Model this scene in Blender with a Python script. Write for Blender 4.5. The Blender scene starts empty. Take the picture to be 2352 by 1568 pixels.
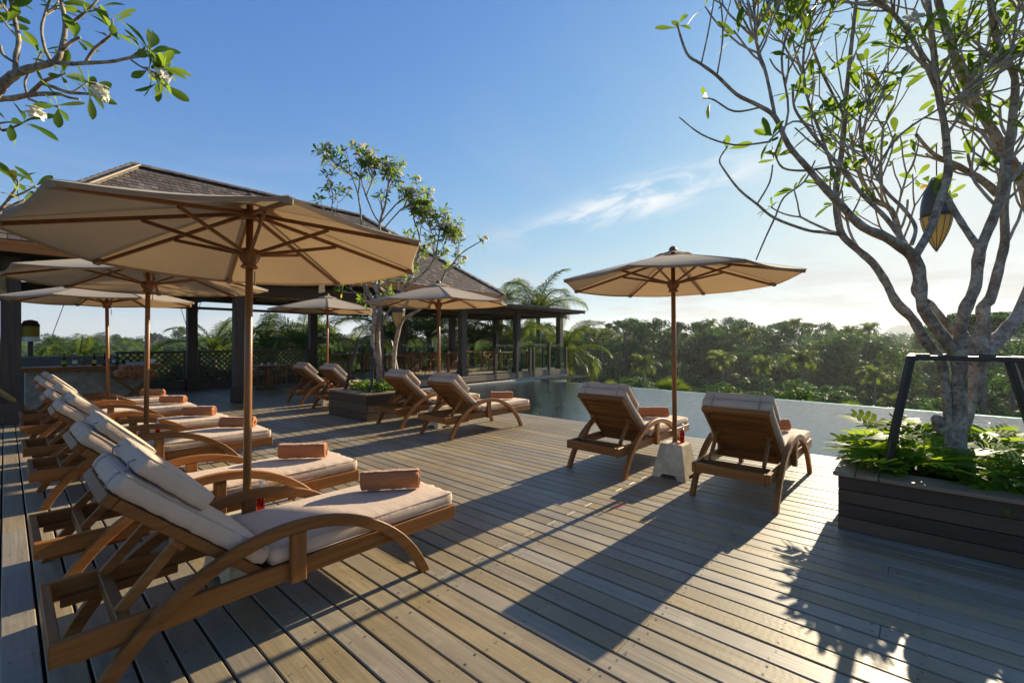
import bpy, math, random
from mathutils import Vector, Matrix
import numpy as np
R = math.radians
scene = bpy.context.scene
col = scene.collection

# ------------------------------------------------------------------ camera, sky, sun, exposure
F, CX, CY, H, TH = 1045.0, 1176.0, 784.0, 1.45, R(48.1)      # photo measured at 2352 x 1568
S, C = math.sin(TH), math.cos(TH)
cam = bpy.data.cameras.new('camera'); camo = bpy.data.objects.new('camera', cam); col.objects.link(camo)
camo.location = (0, 0, H); camo.rotation_euler = (R(90), 0, -TH)
cam.sensor_width = 36; cam.lens = 36 * F / 2352; cam.clip_start = 0.05; cam.clip_end = 8000
scene.camera = camo
SUN_EL, SUN_AZ = R(19.1), R(92.7)                              # azimuth clockwise from +Y
sun_dir = Vector((math.sin(SUN_AZ) * math.cos(SUN_EL), math.cos(SUN_AZ) * math.cos(SUN_EL), math.sin(SUN_EL)))
world = bpy.data.worlds.new('World'); scene.world = world; world.use_nodes = True
def build_world():
    nt = world.node_tree; N = nt.nodes; L = nt.links; N.clear()
    def n(t, **k):
        x = N.new(t)
        for a, b in k.items(): setattr(x, a, b)
        return x
    def math_(op, a, b=None, c=None):
        x = n('ShaderNodeMath', operation=op)
        for i, v in enumerate((a, b, c)):
            if v is None: continue
            if isinstance(v, (int, float)): x.inputs[i].default_value = v
            else: L.new(v, x.inputs[i])
        return x.outputs[0]
    out = n('ShaderNodeOutputWorld'); bg = n('ShaderNodeBackground')
    sky = n('ShaderNodeTexSky', sky_type='NISHITA', sun_disc=False)
    sky.sun_elevation = SUN_EL; sky.sun_rotation = SUN_AZ; sky.altitude = 100
    sky.air_density = 1.0; sky.dust_density = 0.55; sky.ozone_density = 1.6
    tc = n('ShaderNodeTexCoord'); sep = n('ShaderNodeSeparateXYZ'); L.new(tc.outputs['Generated'], sep.inputs[0])
    z = math_('MAXIMUM', sep.outputs[2], 0.0)
    # film-like shoulder on the clear sky, blue saturating first
    sp = n('ShaderNodeSeparateColor'); L.new(sky.outputs[0], sp.inputs[0]); hs = n('ShaderNodeCombineColor')
    for i, k in enumerate(SKY_K):
        sh_ = math_('MULTIPLY', math_('SUBTRACT', 1.0, math_('POWER', 2.71828, math_('MULTIPLY', sp.outputs[i], -k))), 5.2)
        L.new(math_('ADD', sh_, math_('MULTIPLY', sp.outputs[i], 0.006)), hs.inputs[i])
    # low cumulus: noise on a cloud plane
    den = math_('ADD', z, 0.10)
    px = math_('DIVIDE', sep.outputs[0], den); py = math_('DIVIDE', sep.outputs[1], den)
    cmb = n('ShaderNodeCombineXYZ'); L.new(px, cmb.inputs[0]); L.new(py, cmb.inputs[1])
    n1 = n('ShaderNodeTexNoise'); n1.inputs['Scale'].default_value = 1.15; n1.inputs['Detail'].default_value = 9; n1.inputs['Roughness'].default_value = 0.56
    L.new(cmb.outputs[0], n1.inputs['Vector'])
    mr = n('ShaderNodeMapRange', interpolation_type='SMOOTHSTEP'); mr.inputs[1].default_value = 0.44; mr.inputs[2].default_value = 0.62
    L.new(n1.outputs[0], mr.inputs[0])
    fz = n('ShaderNodeMapRange', interpolation_type='SMOOTHSTEP'); fz.inputs[1].default_value = 0.24; fz.inputs[2].default_value = 0.02
    L.new(z, fz.inputs[0])
    # clouds gather towards the sun
    dsun = n('ShaderNodeVectorMath', operation='DOT_PRODUCT'); L.new(tc.outputs['Generated'], dsun.inputs[0]); dsun.inputs[1].default_value = sun_dir
    az = n('ShaderNodeMapRange', interpolation_type='SMOOTHSTEP'); az.inputs[1].default_value = 0.1; az.inputs[2].default_value = 0.95
    az.inputs[3].default_value = 0.25; az.inputs[4].default_value = 1.0
    L.new(dsun.outputs['Value'], az.inputs[0])
    f1 = math_('MULTIPLY', math_('MULTIPLY', mr.outputs[0], fz.outputs[0]), az.outputs[0])
    # one feathery cirrus streak
    cdir = Vector(cam_ray(1470, 452)).normalized(); cr = Vector((C, -S, 0)); cu = cdir.cross(cr).normalized()
    if cu.z < 0: cu = -cu
    ang = R(17); a1 = (cr * math.cos(ang) + cu * math.sin(ang)); a2 = (-cr * math.sin(ang) + cu * math.cos(ang))
    def dot(v):
        x = n('ShaderNodeVectorMath', operation='DOT_PRODUCT'); L.new(tc.outputs['Generated'], x.inputs[0]); x.inputs[1].default_value = v
        return x.outputs['Value']
    u = math_('SUBTRACT', dot(a1), a1.dot(cdir)); v = math_('SUBTRACT', dot(a2), a2.dot(cdir))
    cc = n('ShaderNodeCombineXYZ'); L.new(math_('MULTIPLY', u, 5.0), cc.inputs[0]); L.new(math_('MULTIPLY', v, 16.0), cc.inputs[1])
    n2 = n('ShaderNodeTexNoise'); n2.inputs['Scale'].default_value = 1.6; n2.inputs['Detail'].default_value = 8; n2.inputs['Roughness'].default_value = 0.6; n2.inputs['Distortion'].default_value = 0.6
    L.new(cc.outputs[0], n2.inputs['Vector'])
    w2 = n('ShaderNodeTexNoise'); w2.inputs['Scale'].default_value = 0.8; L.new(cc.outputs[0], w2.inputs['Vector'])
    vv = math_('ADD', v, math_('MULTIPLY', math_('SUBTRACT', w2.outputs[0], 0.5), 0.06))
    gu = math_('POWER', 2.718, math_('MULTIPLY', math_('MULTIPLY', u, u), -22.0))
    gv = math_('POWER', 2.718, math_('MULTIPLY', math_('MULTIPLY', vv, vv), -1100.0))
    m2 = n('ShaderNodeMapRange', interpolation_type='SMOOTHSTEP'); m2.inputs[1].default_value = 0.36; m2.inputs[2].default_value = 0.66
    L.new(n2.outputs[0], m2.inputs[0])
    f2 = math_('MULTIPLY', math_('MULTIPLY', math_('MULTIPLY', gu, gv), m2.outputs[0]), 1.0)
    # a few thin veils elsewhere
    n3 = n('ShaderNodeTexNoise'); n3.inputs['Scale'].default_value = 0.55; n3.inputs['Detail'].default_value = 7; n3.inputs['Distortion'].default_value = 0.8
    mp = n('ShaderNodeMapping'); mp.inputs['Scale'].default_value = (1, 2.6, 1); mp.inputs['Rotation'].default_value = (0, 0, R(35)); L.new(cmb.outputs[0], mp.inputs[0]); L.new(mp.outputs[0], n3.inputs['Vector'])
    m3 = n('ShaderNodeMapRange', interpolation_type='SMOOTHSTEP'); m3.inputs[1].default_value = 0.5; m3.inputs[2].default_value = 0.85; L.new(n3.outputs[0], m3.inputs[0])
    f3 = math_('MULTIPLY', math_('MULTIPLY', m3.outputs[0], 0.35), math_('SUBTRACT', 1.0, z))
    fac = math_('MINIMUM', math_('ADD', f1, f3), 0.9)
    # pale aerosol veil towards the horizon
    fh = math_('MULTIPLY', math_('POWER', 2.71828, math_('MULTIPLY', z, -8.0)), 0.6)
    veil = n('ShaderNodeMix', data_type='RGBA'); L.new(fh, veil.inputs['Factor']); L.new(hs.outputs[0], veil.inputs['A']); veil.inputs['B'].default_value = (4.75, 4.85, 4.85, 1)
    mix = n('ShaderNodeMix', data_type='RGBA'); L.new(fac, mix.inputs['Factor']); L.new(veil.outputs['Result'], mix.inputs['A'])
    cl = n('ShaderNodeMix', data_type='RGBA'); cl.inputs['A'].default_value = (4.5, 4.8, 5.1, 1); cl.inputs['B'].default_value = (3.7, 3.75, 3.8, 1)
    L.new(az.outputs[0], cl.inputs['Factor']); L.new(cl.outputs['Result'], mix.inputs['B'])
    mx2 = n('ShaderNodeMix', data_type='RGBA'); L.new(f2, mx2.inputs['Factor']); L.new(mix.outputs['Result'], mx2.inputs['A']); mx2.inputs['B'].default_value = (5.8, 5.9, 6.0, 1)
    L.new(mx2.outputs['Result'], bg.inputs[0]); bg.inputs[1].default_value = SKY_STRENGTH
    L.new(bg.outputs[0], out.inputs[0])
def cam_ray(x, y):
    a, b = (x - CX) / F, (CY - y) / F
    return (a * C + S, -a * S + C, b)
SKY_STRENGTH, SKY_K = 0.068, (0.108, 0.205, 0.46)
build_world()
sun = bpy.data.lights.new('sun', 'SUN'); suno = bpy.data.objects.new('sun', sun); col.objects.link(suno)
sun.energy = 4.8; sun.angle = R(0.53); sun.color = (1.0, 0.86, 0.62)
suno.rotation_euler = sun_dir.to_track_quat('Z', 'Y').to_euler(); suno.location = sun_dir * 50
vs = scene.view_settings; vs.view_transform = 'Standard'; vs.look = 'None'; vs.exposure = 1.25; vs.gamma = 1.0; vs.use_curve_mapping = False
cy = scene.cycles; cy.use_denoising = True; cy.max_bounces = 8; cy.diffuse_bounces = 4; cy.glossy_bounces = 4; cy.transmission_bounces = 4
cy.transparent_max_bounces = 16; cy.volume_bounces = 1; cy.caustics_reflective = False; cy.caustics_refractive = False; cy.sample_clamp_indirect = 8.0

# ------------------------------------------------------------------ photo <-> world helpers
def P(x, y, z=0.0):                       # point at height z seen at photo pixel
    t = (z - H) / ((CY - y) / F); d = cam_ray(x, y)
    return Vector((d[0] * t, d[1] * t, z))
def PD(x, y, t):                          # point at depth t seen at photo pixel
    d = cam_ray(x, y); return Vector((d[0] * t, d[1] * t, H + d[2] * t))
def Q(p):
    r, f = p[0] * C - p[1] * S, p[0] * S + p[1] * C
    if f < 0.1: return (-9999, -9999, f)
    return (CX + F * r / f, CY - F * (p[2] - H) / f, f)

# ------------------------------------------------------------------ object helpers
def tag(o, label=None, cat=None, group=None, kind=None):
    if label: o['label'] = label
    if cat: o['category'] = cat
    if group: o['group'] = group
    if kind: o['kind'] = kind
    return o
def empty(name, loc=(0, 0, 0), rz=0.0, label=None, cat=None, group=None):
    o = bpy.data.objects.new(name, None); col.objects.link(o); o.location = loc; o.rotation_euler = (0, 0, rz)
    o.empty_display_size = 0.1
    return tag(o, label, cat, group)
def inst(name, mesh, parent=None, M=None):
    o = bpy.data.objects.new(name, mesh); col.objects.link(o)
    if parent: o.parent = parent
    if M is not None: o.matrix_basis = M
    return o
CH = {}
def copy_tree(o, parent=None):
    c = o.copy(); col.objects.link(c); c.parent = parent
    for ch in o.children: copy_tree(ch, c)
    return c
def frame_to(d, up=Vector((0, 0, 1))):    # matrix whose x axis is d, z as near to up as possible
    x = d.normalized(); y = up.cross(x)
    if y.length < 1e-4: y = Vector((0, 1, 0)).cross(x)
    y.normalize(); z = x.cross(y)
    return Matrix((x, y, z)).transposed()

class MB:
    def __init__(s): s.v = []; s.f = []; s.c = None
    def add(s, vs_, fs, M=None):
        b = len(s.v)
        if M is not None: vs_ = [M @ Vector(q) for q in vs_]
        s.v.extend([tuple(q) for q in vs_]); s.f.extend([tuple(b + i for i in q) for q in fs])
        return s
    def box(s, x0, x1, y0, y1, z0, z1, c=0.004, M=None):
        h = ((x1 - x0) / 2, (y1 - y0) / 2, (z1 - z0) / 2); o = ((x0 + x1) / 2, (y0 + y1) / 2, (z0 + z1) / 2)
        c = min(c, min(h) * 0.45)
        sg = [(a, b, d) for a in (-1, 1) for b in (-1, 1) for d in (-1, 1)]
        if c <= 0:
            V = [tuple(o[i] + k[i] * h[i] for i in range(3)) for k in sg]
            Fs = [(0, 1, 3, 2), (4, 6, 7, 5), (0, 4, 5, 1), (2, 3, 7, 6), (0, 2, 6, 4), (1, 5, 7, 3)]
            return s.add(V, Fs, M)
        V = []; ix = {}
        for k in sg:
            for a in range(3):
                ix[k, a] = len(V); V.append(tuple(o[i] + k[i] * (h[i] if i == a else h[i] - c) for i in range(3)))
        Fs = []
        for a in range(3):
            b, d = (a + 1) % 3, (a + 2) % 3
            def key(sa, sb, sd):
                k = [0, 0, 0]; k[a] = sa; k[b] = sb; k[d] = sd; return tuple(k)
            for sa in (-1, 1):
                q = [ix[key(sa, *t), a] for t in ((-1, -1), (1, -1), (1, 1), (-1, 1))]
                Fs.append(q if sa > 0 else q[::-1])
            for sb in (-1, 1):
                for sd in (-1, 1):
                    q = [ix[key(-1, sb, sd), b], ix[key(-1, sb, sd), d], ix[key(1, sb, sd), d], ix[key(1, sb, sd), b]]
                    Fs.append(q if sb * sd < 0 else q[::-1])
        for k in sg:
            q = [ix[k, 0], ix[k, 1], ix[k, 2]]
            Fs.append(q if k[0] * k[1] * k[2] > 0 else q[::-1])
        return s.add(V, Fs, M)
    def beam(s, p, q, w, h, c=0.004, up=Vector((0, 0, 1))):     # box from p to q, w across, h in 'up'
        p, q = Vector(p), Vector(q); M = Matrix.Translation(p) @ frame_to(q - p, up).to_4x4()
        return s.box(0, (q - p).length, -w / 2, w / 2, -h / 2, h / 2, c, M)
    def tube(s, pts, rad, n=8, caps=True):
        pts = [Vector(p) for p in pts]
        if isinstance(rad, (int, float)): rad = [rad] * len(pts)
        b = len(s.v); ref = None
        for i, p in enumerate(pts):
            t = (pts[min(i + 1, len(pts) - 1)] - pts[max(i - 1, 0)])
            t = t.normalized() if t.length > 1e-9 else Vector((0, 0, 1))
            if ref is None: ref = t.orthogonal().normalized()
            ref = (ref - t * ref.dot(t))
            ref = ref.normalized() if ref.length > 1e-6 else t.orthogonal().normalized()
            bi = t.cross(ref)
            for k in range(n):
                a = 2 * math.pi * k / n
                s.v.append(tuple(p + (ref * math.cos(a) + bi * math.sin(a)) * rad[i]))
        for i in range(len(pts) - 1):
            for k in range(n):
                k2 = (k + 1) % n
                s.f.append((b + i * n + k, b + i * n + k2, b + (i + 1) * n + k2, b + (i + 1) * n + k))
        if caps:
            s.f.append(tuple(b + k for k in range(n))[::-1]); e = b + (len(pts) - 1) * n
            s.f.append(tuple(e + k for k in range(n)))
        return s
    def lathe(s, prof, n=20, M=None, caps=True):
        V = []; Fs = []
        for r, z in prof:
            for k in range(n):
                a = 2 * math.pi * k / n; V.append((r * math.cos(a), r * math.sin(a), z))
        for i in range(len(prof) - 1):
            for k in range(n):
                k2 = (k + 1) % n; Fs.append((i * n + k, i * n + k2, (i + 1) * n + k2, (i + 1) * n + k))
        if caps:
            Fs.append(tuple(range(n))[::-1]); e = (len(prof) - 1) * n; Fs.append(tuple(e + k for k in range(n)))
        return s.add(V, Fs, M)
    def strip(s, A, B):                       # quads between two point rows, own vertices
        b = len(s.v); s.v.extend(tuple(q) for q in A); s.v.extend(tuple(q) for q in B); n = len(A)
        for i in range(n - 1): s.f.append((b + i, b + i + 1, b + n + i + 1, b + n + i))
        return s
    def mesh(s, name, mat, smooth=False):
        me = bpy.data.meshes.new(name); me.from_pydata(s.v, [], s.f)
        if smooth: me.polygons.foreach_set('use_smooth', [True] * len(me.polygons))
        if mat: me.materials.append(mat)
        me.update(); return me
    def build(s, name, mat, parent=None, smooth=False, M=None):
        return inst(name, s.mesh(name, mat, smooth), parent, M)

# ------------------------------------------------------------------ materials
class NT:
    def __init__(s, name):
        s.m = bpy.data.materials.new(name); s.m.use_nodes = True; s.t = s.m.node_tree; s.N = s.t.nodes; s.L = s.t.links; s.N.clear()
        s.out = s.N.new('ShaderNodeOutputMaterial')
    def n(s, t, ins=None, **k):
        x = s.N.new('ShaderNode' + t)
        for a, b in k.items(): setattr(x, a, b)
        for a, b in (ins or {}).items(): s.set(x.inputs[a], b)
        return x
    def set(s, sock, v):
        if hasattr(v, 'is_linked') or hasattr(v, 'links'): s.L.new(v, sock)
        elif isinstance(v, tuple) and len(v) == 3 and sock.type == 'RGBA': sock.default_value = (*v, 1)
        else: sock.default_value = v
    def math(s, op, a, b=0.0):
        x = s.n('Math', operation=op); s.set(x.inputs[0], a); s.set(x.inputs[1], b); return x.outputs[0]
    def mix(s, f, a, b, mode='MIX'):
        x = s.n('Mix', data_type='RGBA', blend_type=mode); s.set(x.inputs['Factor'], f); s.set(x.inputs['A'], a); s.set(x.inputs['B'], b); return x.outputs['Result']
    def ramp(s, f, *st):
        x = s.n('ValToRGB'); s.L.new(f, x.inputs[0]); e = x.color_ramp.elements
        while len(e) < len(st): e.new(0.5)
        for q, (p, c) in zip(e, st): q.position = p; q.color = (*c, 1) if len(c) == 3 else c
        return x.outputs[0]
    def coord(s, scale=(1, 1, 1), rand=True):
        tc = s.n('TexCoord'); mp = s.n('Mapping'); s.L.new(tc.outputs['Object'], mp.inputs[0]); mp.inputs['Scale'].default_value = scale
        if rand:
            oi = s.n('ObjectInfo'); v = s.n('VectorMath', operation='SCALE'); v.inputs[0].default_value = (37.0, 53.0, 71.0)
            s.L.new(oi.outputs['Random'], v.inputs['Scale']); s.L.new(v.outputs[0], mp.inputs['Location']); s.rand = oi.outputs['Random']
        return mp.outputs[0]
    def noise(s, vec, scale, detail=4, rough=0.5, dist=0.0):
        x = s.n('TexNoise', {'Scale': scale, 'Detail': detail, 'Roughness': rough, 'Distortion': dist})
        if vec is not None: s.L.new(vec, x.inputs['Vector'])
        return x.outputs[0]
    def bump(s, h, strength, dist=0.01):
        x = s.n('Bump', {'Strength': strength, 'Distance': dist}); s.L.new(h, x.inputs['Height']); return x.outputs[0]
    def done(s, sh):
        s.L.new(sh, s.out.inputs[0]); return s.m
    def pbr(s, base, rough=0.6, nrm=None, **k):
        x = s.n('BsdfPrincipled'); s.set(x.inputs['Base Color'], base); s.set(x.inputs['Roughness'], rough)
        if nrm is not None: s.L.new(nrm, x.inputs['Normal'])
        for a, b in k.items(): s.set(x.inputs[a.replace('_', ' ')], b)
        return x.outputs[0]

def wood(name, axis, c1, c2, rough=0.45, var=0.35, bump=0.25, fine=34.0, grey=None, spec=0.4):
    t = NT(name); sc = [fine] * 3; sc[axis] = fine * 0.045
    v = t.coord(tuple(sc)); g = t.noise(v, 1.0, 6, 0.62, 0.6)
    sc2 = [3.0] * 3; sc2[axis] = 0.8
    mp2 = t.coord(tuple(sc2)); b = t.noise(mp2, 1.0, 3, 0.5)
    base = t.ramp(g, (0.28, c1), (0.72, c2))
    base = t.mix(t.math('MULTIPLY', b, 0.55), base, tuple(x * 0.55 for x in c1))
    if grey: base = t.mix(t.ramp(b, (0.45, (0, 0, 0)), (0.7, (0.6, 0.6, 0.6))), base, grey)
    hs = t.n('HueSaturation', {'Saturation': 1.0}); t.L.new(base, hs.inputs['Color'])
    mr = t.n('MapRange'); mr.inputs[3].default_value = 1 - var; mr.inputs[4].default_value = 1 + var; t.L.new(t.rand, mr.inputs[0]); t.L.new(mr.outputs[0], hs.inputs['Value'])
    rr = t.math('ADD', t.math('MULTIPLY', g, 0.25), rough - 0.1)
    return t.done(t.pbr(hs.outputs[0], rr, t.bump(g, bump, 0.003), Specular_IOR_Level=spec))

def leafmat(name, c1, c2, tr, trans=0.45, rough=0.42, var=0.35, spec=0.35):
    t = NT(name); at = t.n('Attribute', attribute_name='rnd'); oi = t.n('ObjectInfo')
    r = t.math('FRACT', t.math('ADD', at.outputs['Fac'], oi.outputs['Random']))
    base = t.ramp(r, (0.0, c1), (0.85, c2), (1.0, tuple(min(1, x * 1.5) for x in c2)))
    vr = t.n('MapRange'); vr.inputs[3].default_value = 1 - var; vr.inputs[4].default_value = 1 + var; t.L.new(oi.outputs['Random'], vr.inputs[0])
    hv = t.n('HueSaturation'); t.L.new(base, hv.inputs['Color']); t.L.new(vr.outputs[0], hv.inputs['Value']); base = hv.outputs[0]
    tb = t.mix(r, tr, tuple(x * 0.55 for x in tr))
    p = t.pbr(base, rough, Specular_IOR_Level=spec)
    d = t.n('BsdfTranslucent'); t.L.new(tb, d.inputs[0])
    m = t.n('MixShader', {0: trans}); t.L.new(p, m.inputs[1]); t.L.new(d.outputs[0], m.inputs[2])
    return t.done(m.outputs[0])

def clear_glass(name, tint, gloss=0.04, rough=0.0, ior=1.45):
    t = NT(name); lw = t.n('LayerWeight'); fac = t.math('ADD', t.math('MULTIPLY', t.math('POWER', lw.outputs['Facing'], 4.0), 0.4), gloss * 0.6); a = t.n('BsdfTransparent', {0: tint}); g = t.n('BsdfGlossy', {'Roughness': rough})
    m = t.n('MixShader'); t.L.new(fac, m.inputs[0]); t.L.new(a.outputs[0], m.inputs[1]); t.L.new(g.outputs[0], m.inputs[2])
    return t.done(m.outputs[0])
def plain(name, c, rough=0.6, nscale=0, namp=0.2, bump=0.0, **k):
    t = NT(name); v = t.coord((1, 1, 1)); base = c; nr = None
    if nscale:
        g = t.noise(v, nscale, 6, 0.6); base = t.ramp(g, (0.3, tuple(x * (1 - namp) for x in c)), (0.7, tuple(min(1, x * (1 + namp)) for x in c)))
        if bump: nr = t.bump(g, bump, 0.01)
    return t.done(t.pbr(base, rough, nr, **k))

M = {}
TK1, TK2 = (0.175, 0.064, 0.015), (0.37, 0.150, 0.038)
for i, a in enumerate('xyz'):
    M['teak_' + a] = wood('teak_' + a, i, TK1, TK2, 0.48, 0.25, 0.2, spec=0.22)
    M['dark_' + a] = wood('dark_wood_' + a, i, (0.045, 0.031, 0.023), (0.115, 0.084, 0.064), 0.6, 0.3, 0.35, 22.0)
    M['plank_' + a] = wood('planter_plank_' + a, i, (0.055, 0.034, 0.021), (0.125, 0.080, 0.052), 0.55, 0.3, 0.3, 26.0)
    M['cap_' + a] = wood('planter_cap_' + a, i, (0.19, 0.135, 0.085), (0.33, 0.245, 0.16), 0.6, 0.2, 0.35, 26.0)
M['pole'] = wood('umbrella_teak', 2, (0.19, 0.075, 0.022), (0.34, 0.15, 0.045), 0.35, 0.1, 0.1)
M['rib'] = wood('umbrella_rib_wood', 0, (0.18, 0.070, 0.022), (0.32, 0.14, 0.045), 0.4, 0.1, 0.1)
def deck_mat():
    t = NT('deck_board'); v = t.coord((30, 1.1, 30)); g = t.noise(v, 1.0, 8, 0.65, 0.8)
    v2 = t.coord((2.2, 0.9, 2.0)); b = t.noise(v2, 1.0, 5, 0.6); v3 = t.coord((60, 9, 60)); f = t.noise(v3, 1.0, 3, 0.6)
    base = t.ramp(g, (0.22, (0.158, 0.119, 0.070)), (0.5, (0.258, 0.203, 0.123)), (0.80, (0.35, 0.283, 0.178)))
    base = t.mix(t.ramp(b, (0.42, (0, 0, 0)), (0.72, (0.7, 0.7, 0.7))), base, (0.21, 0.172, 0.115))
    base = t.mix(t.ramp(f, (0.62, (0, 0, 0)), (0.8, (0.45, 0.45, 0.45))), base, (0.10, 0.075, 0.05))
    ge = t.n('NewGeometry'); wn = t.noise(ge.outputs['Position'], 0.9, 5, 0.62, 0.6); wf = t.noise(ge.outputs['Position'], 7.0, 4, 0.7)
    base = t.mix(t.ramp(wn, (0.40, (0.42, 0.42, 0.42)), (0.60, (0, 0, 0))), base, (0.135, 0.105, 0.066)); base = t.mix(t.ramp(wf, (0.58, (0, 0, 0)), (0.74, (0.35, 0.35, 0.35))), base, (0.40, 0.34, 0.245))
    hs = t.n('HueSaturation'); t.L.new(base, hs.inputs['Color'])
    r2 = t.math('FRACT', t.math('MULTIPLY', t.rand, 7.31))
    mr = t.n('MapRange'); mr.inputs[3].default_value = 0.97; mr.inputs[4].default_value = 1.27; t.L.new(t.rand, mr.inputs[0]); t.L.new(mr.outputs[0], hs.inputs['Value'])
    ms = t.n('MapRange'); ms.inputs[3].default_value = 0.75; ms.inputs[4].default_value = 1.25; t.L.new(r2, ms.inputs[0]); t.L.new(ms.outputs[0], hs.inputs['Saturation'])
    # saw marks left across some boards
    wv = t.n('TexWave', {'Scale': 9.0, 'Distortion': 6.0, 'Detail': 2.0}, wave_type='BANDS', bands_direction='Y'); t.L.new(t.coord((3, 1, 1)), wv.inputs['Vector'])
    hh = t.math('ADD', g, t.math('MULTIPLY', wv.outputs['Fac'], t.ramp(r2, (0.55, (0, 0, 0)), (0.8, (0.10, 0.10, 0.10)))))
    rr = t.math('ADD', t.math('MULTIPLY', g, 0.3), 0.36)
    return t.done(t.pbr(hs.outputs[0], rr, t.bump(hh, 0.45, 0.004), Specular_IOR_Level=0.45))
M['deck'] = deck_mat()
M['joist'] = plain('deck_substructure', (0.02, 0.017, 0.013), 0.9)
M['nail'] = plain('nail_head', (0.045, 0.032, 0.025), 0.6)
def fabric(name, c, trans=0.0, tcol=None, scale=900, bump=0.15, wr=0.0, blot=0.10):
    t = NT(name); v = t.coord((1, 1, 1)); g = t.noise(v, scale, 2, 0.5); b = t.noise(v, 6, 4, 0.55)
    base = t.ramp(b, (0.3, tuple(x * (1 - blot) for x in c)), (0.7, tuple(min(1, x * (1 + blot)) for x in c)))
    h = g
    if wr:
        w = t.noise(t.coord((22, 7, 22)), 1.0, 3, 0.5, 1.5); h = t.math('ADD', t.math('MULTIPLY', g, 0.15), t.math('MULTIPLY', w, wr))
    sh = t.pbr(base, 0.85, t.bump(h, bump, 0.006), Specular_IOR_Level=0.15, Sheen_Weight=0.15)
    if trans:
        d = t.n('BsdfTranslucent', {0: tcol or c}); m = t.n('MixShader', {0: trans}); t.L.new(sh, m.inputs[1]); t.L.new(d.outputs[0], m.inputs[2]); sh = m.outputs[0]
    return t.done(sh)
M['cushion'] = fabric('cushion_fabric', (0.53, 0.39, 0.28), bump=0.7, wr=0.6, blot=0.05)
M['piping'] = fabric('cushion_piping', (0.42, 0.32, 0.25), bump=0.1)
M['canopy'] = fabric('canopy_fabric', (0.37, 0.295, 0.215), 0.30, (0.41, 0.26, 0.125), 700, 0.1, 0.2, 0.05)
M['strap'] = fabric('strap_fabric', (0.30, 0.25, 0.23), bump=0.1)
def towel_mat():
    t = NT('terry_towel'); v = t.coord((1, 1, 1)); g = t.noise(v, 260, 3, 0.7)
    w = t.n('TexWave', {'Scale': 5.0, 'Distortion': 7.0, 'Detail': 1.0, 'Detail Scale': 0.8}, wave_type='RINGS'); t.L.new(v, w.inputs['Vector'])
    e = t.ramp(w.outputs['Fac'], (0.86, (0, 0, 0)), (0.93, (1, 1, 1)))
    base = t.mix(t.math('MULTIPLY', e, 0.25), t.ramp(g, (0.3, (0.36, 0.115, 0.036)), (0.7, (0.47, 0.172, 0.056))), (0.52, 0.225, 0.09))
    h = t.math('ADD', g, t.math('MULTIPLY', e, -0.7))
    return t.done(t.pbr(base, 0.95, t.bump(h, 0.5, 0.006), Specular_IOR_Level=0.1, Sheen_Weight=0.4))
M['towel'] = towel_mat()
M['steel'] = plain('black_steel', (0.016, 0.016, 0.017), 0.35, 40, 0.2, 0.05)
M['metal'] = plain('brushed_metal', (0.55, 0.53, 0.50), 0.3, Metallic=1.0)
def stone_mat():
    t = NT('limestone'); v = t.coord((1, 1, 1)); a = t.noise(v, 9, 6, 0.65); b = t.noise(v, 2.5, 4, 0.6); g = t.noise(t.coord((60, 60, 150)), 1.0, 4, 0.6)
    base = t.ramp(a, (0.3, (0.46, 0.37, 0.235)), (0.65, (0.68, 0.58, 0.40)))
    base = t.mix(t.ramp(b, (0.52, (0, 0, 0)), (0.75, (0.75, 0.75, 0.75))), base, (0.20, 0.17, 0.10))
    return t.done(t.pbr(base, 0.85, t.bump(t.math('ADD', a, t.math('MULTIPLY', g, 0.7)), 0.5, 0.01), Specular_IOR_Level=0.2))
M['stone'] = stone_mat()
M['coping'] = plain('pale_coping_stone', (0.36, 0.34, 0.29), 0.7, 14, 0.25, 0.2)
M['concrete'] = plain('bar_concrete', (0.30, 0.26, 0.20), 0.8, 10, 0.3, 0.3)
M['greywall'] = plain('grey_counter', (0.10, 0.10, 0.10), 0.7, 8, 0.2, 0.1)
def bark_mat():
    t = NT('frangipani_bark'); v = t.coord((1, 1, 1), False); a = t.noise(v, 17, 8, 0.72, 0.8); b = t.noise(v, 7, 4, 0.6)
    base = t.ramp(a, (0.34, (0.050, 0.038, 0.028)), (0.46, (0.27, 0.228, 0.18)), (0.62, (0.46, 0.41, 0.335)))
    li = t.noise(v, 38, 3, 0.5); base = t.mix(t.ramp(b, (0.46, (0, 0, 0)), (0.62, (0.75, 0.75, 0.75))), base, (0.155, 0.112, 0.075))
    base = t.mix(t.ramp(li, (0.60, (0, 0, 0)), (0.68, (0.7, 0.7, 0.7))), base, (0.38, 0.34, 0.28))
    return t.done(t.pbr(base, 0.8, t.bump(a, 0.8, 0.012), Specular_IOR_Level=0.25))
M['bark'] = bark_mat()
M['bark_forest'] = plain('forest_bark', (0.12, 0.10, 0.08), 0.9, 3, 0.4, 0.4)
M['palm_bark'] = plain('palm_bark', (0.16, 0.14, 0.11), 0.9, 6, 0.4, 0.4)
M['twig'] = plain('frangipani_twig', (0.36, 0.31, 0.25), 0.75, 30, 0.4, 0.4)
M['frang'] = leafmat('frangipani_leaf', (0.030, 0.075, 0.012), (0.065, 0.13, 0.018), (0.30, 0.44, 0.04), 0.45, 0.5, spec=0.12)
M['frang_dry'] = leafmat('frangipani_leaf_yellow', (0.40, 0.27, 0.03), (0.5, 0.33, 0.04), (0.75, 0.5, 0.04), 0.5, 0.4)
M['philo'] = leafmat('philodendron_leaf', (0.045, 0.125, 0.016), (0.095, 0.20, 0.024), (0.55, 0.74, 0.05), 0.52, 0.5, spec=0.06)
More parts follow.
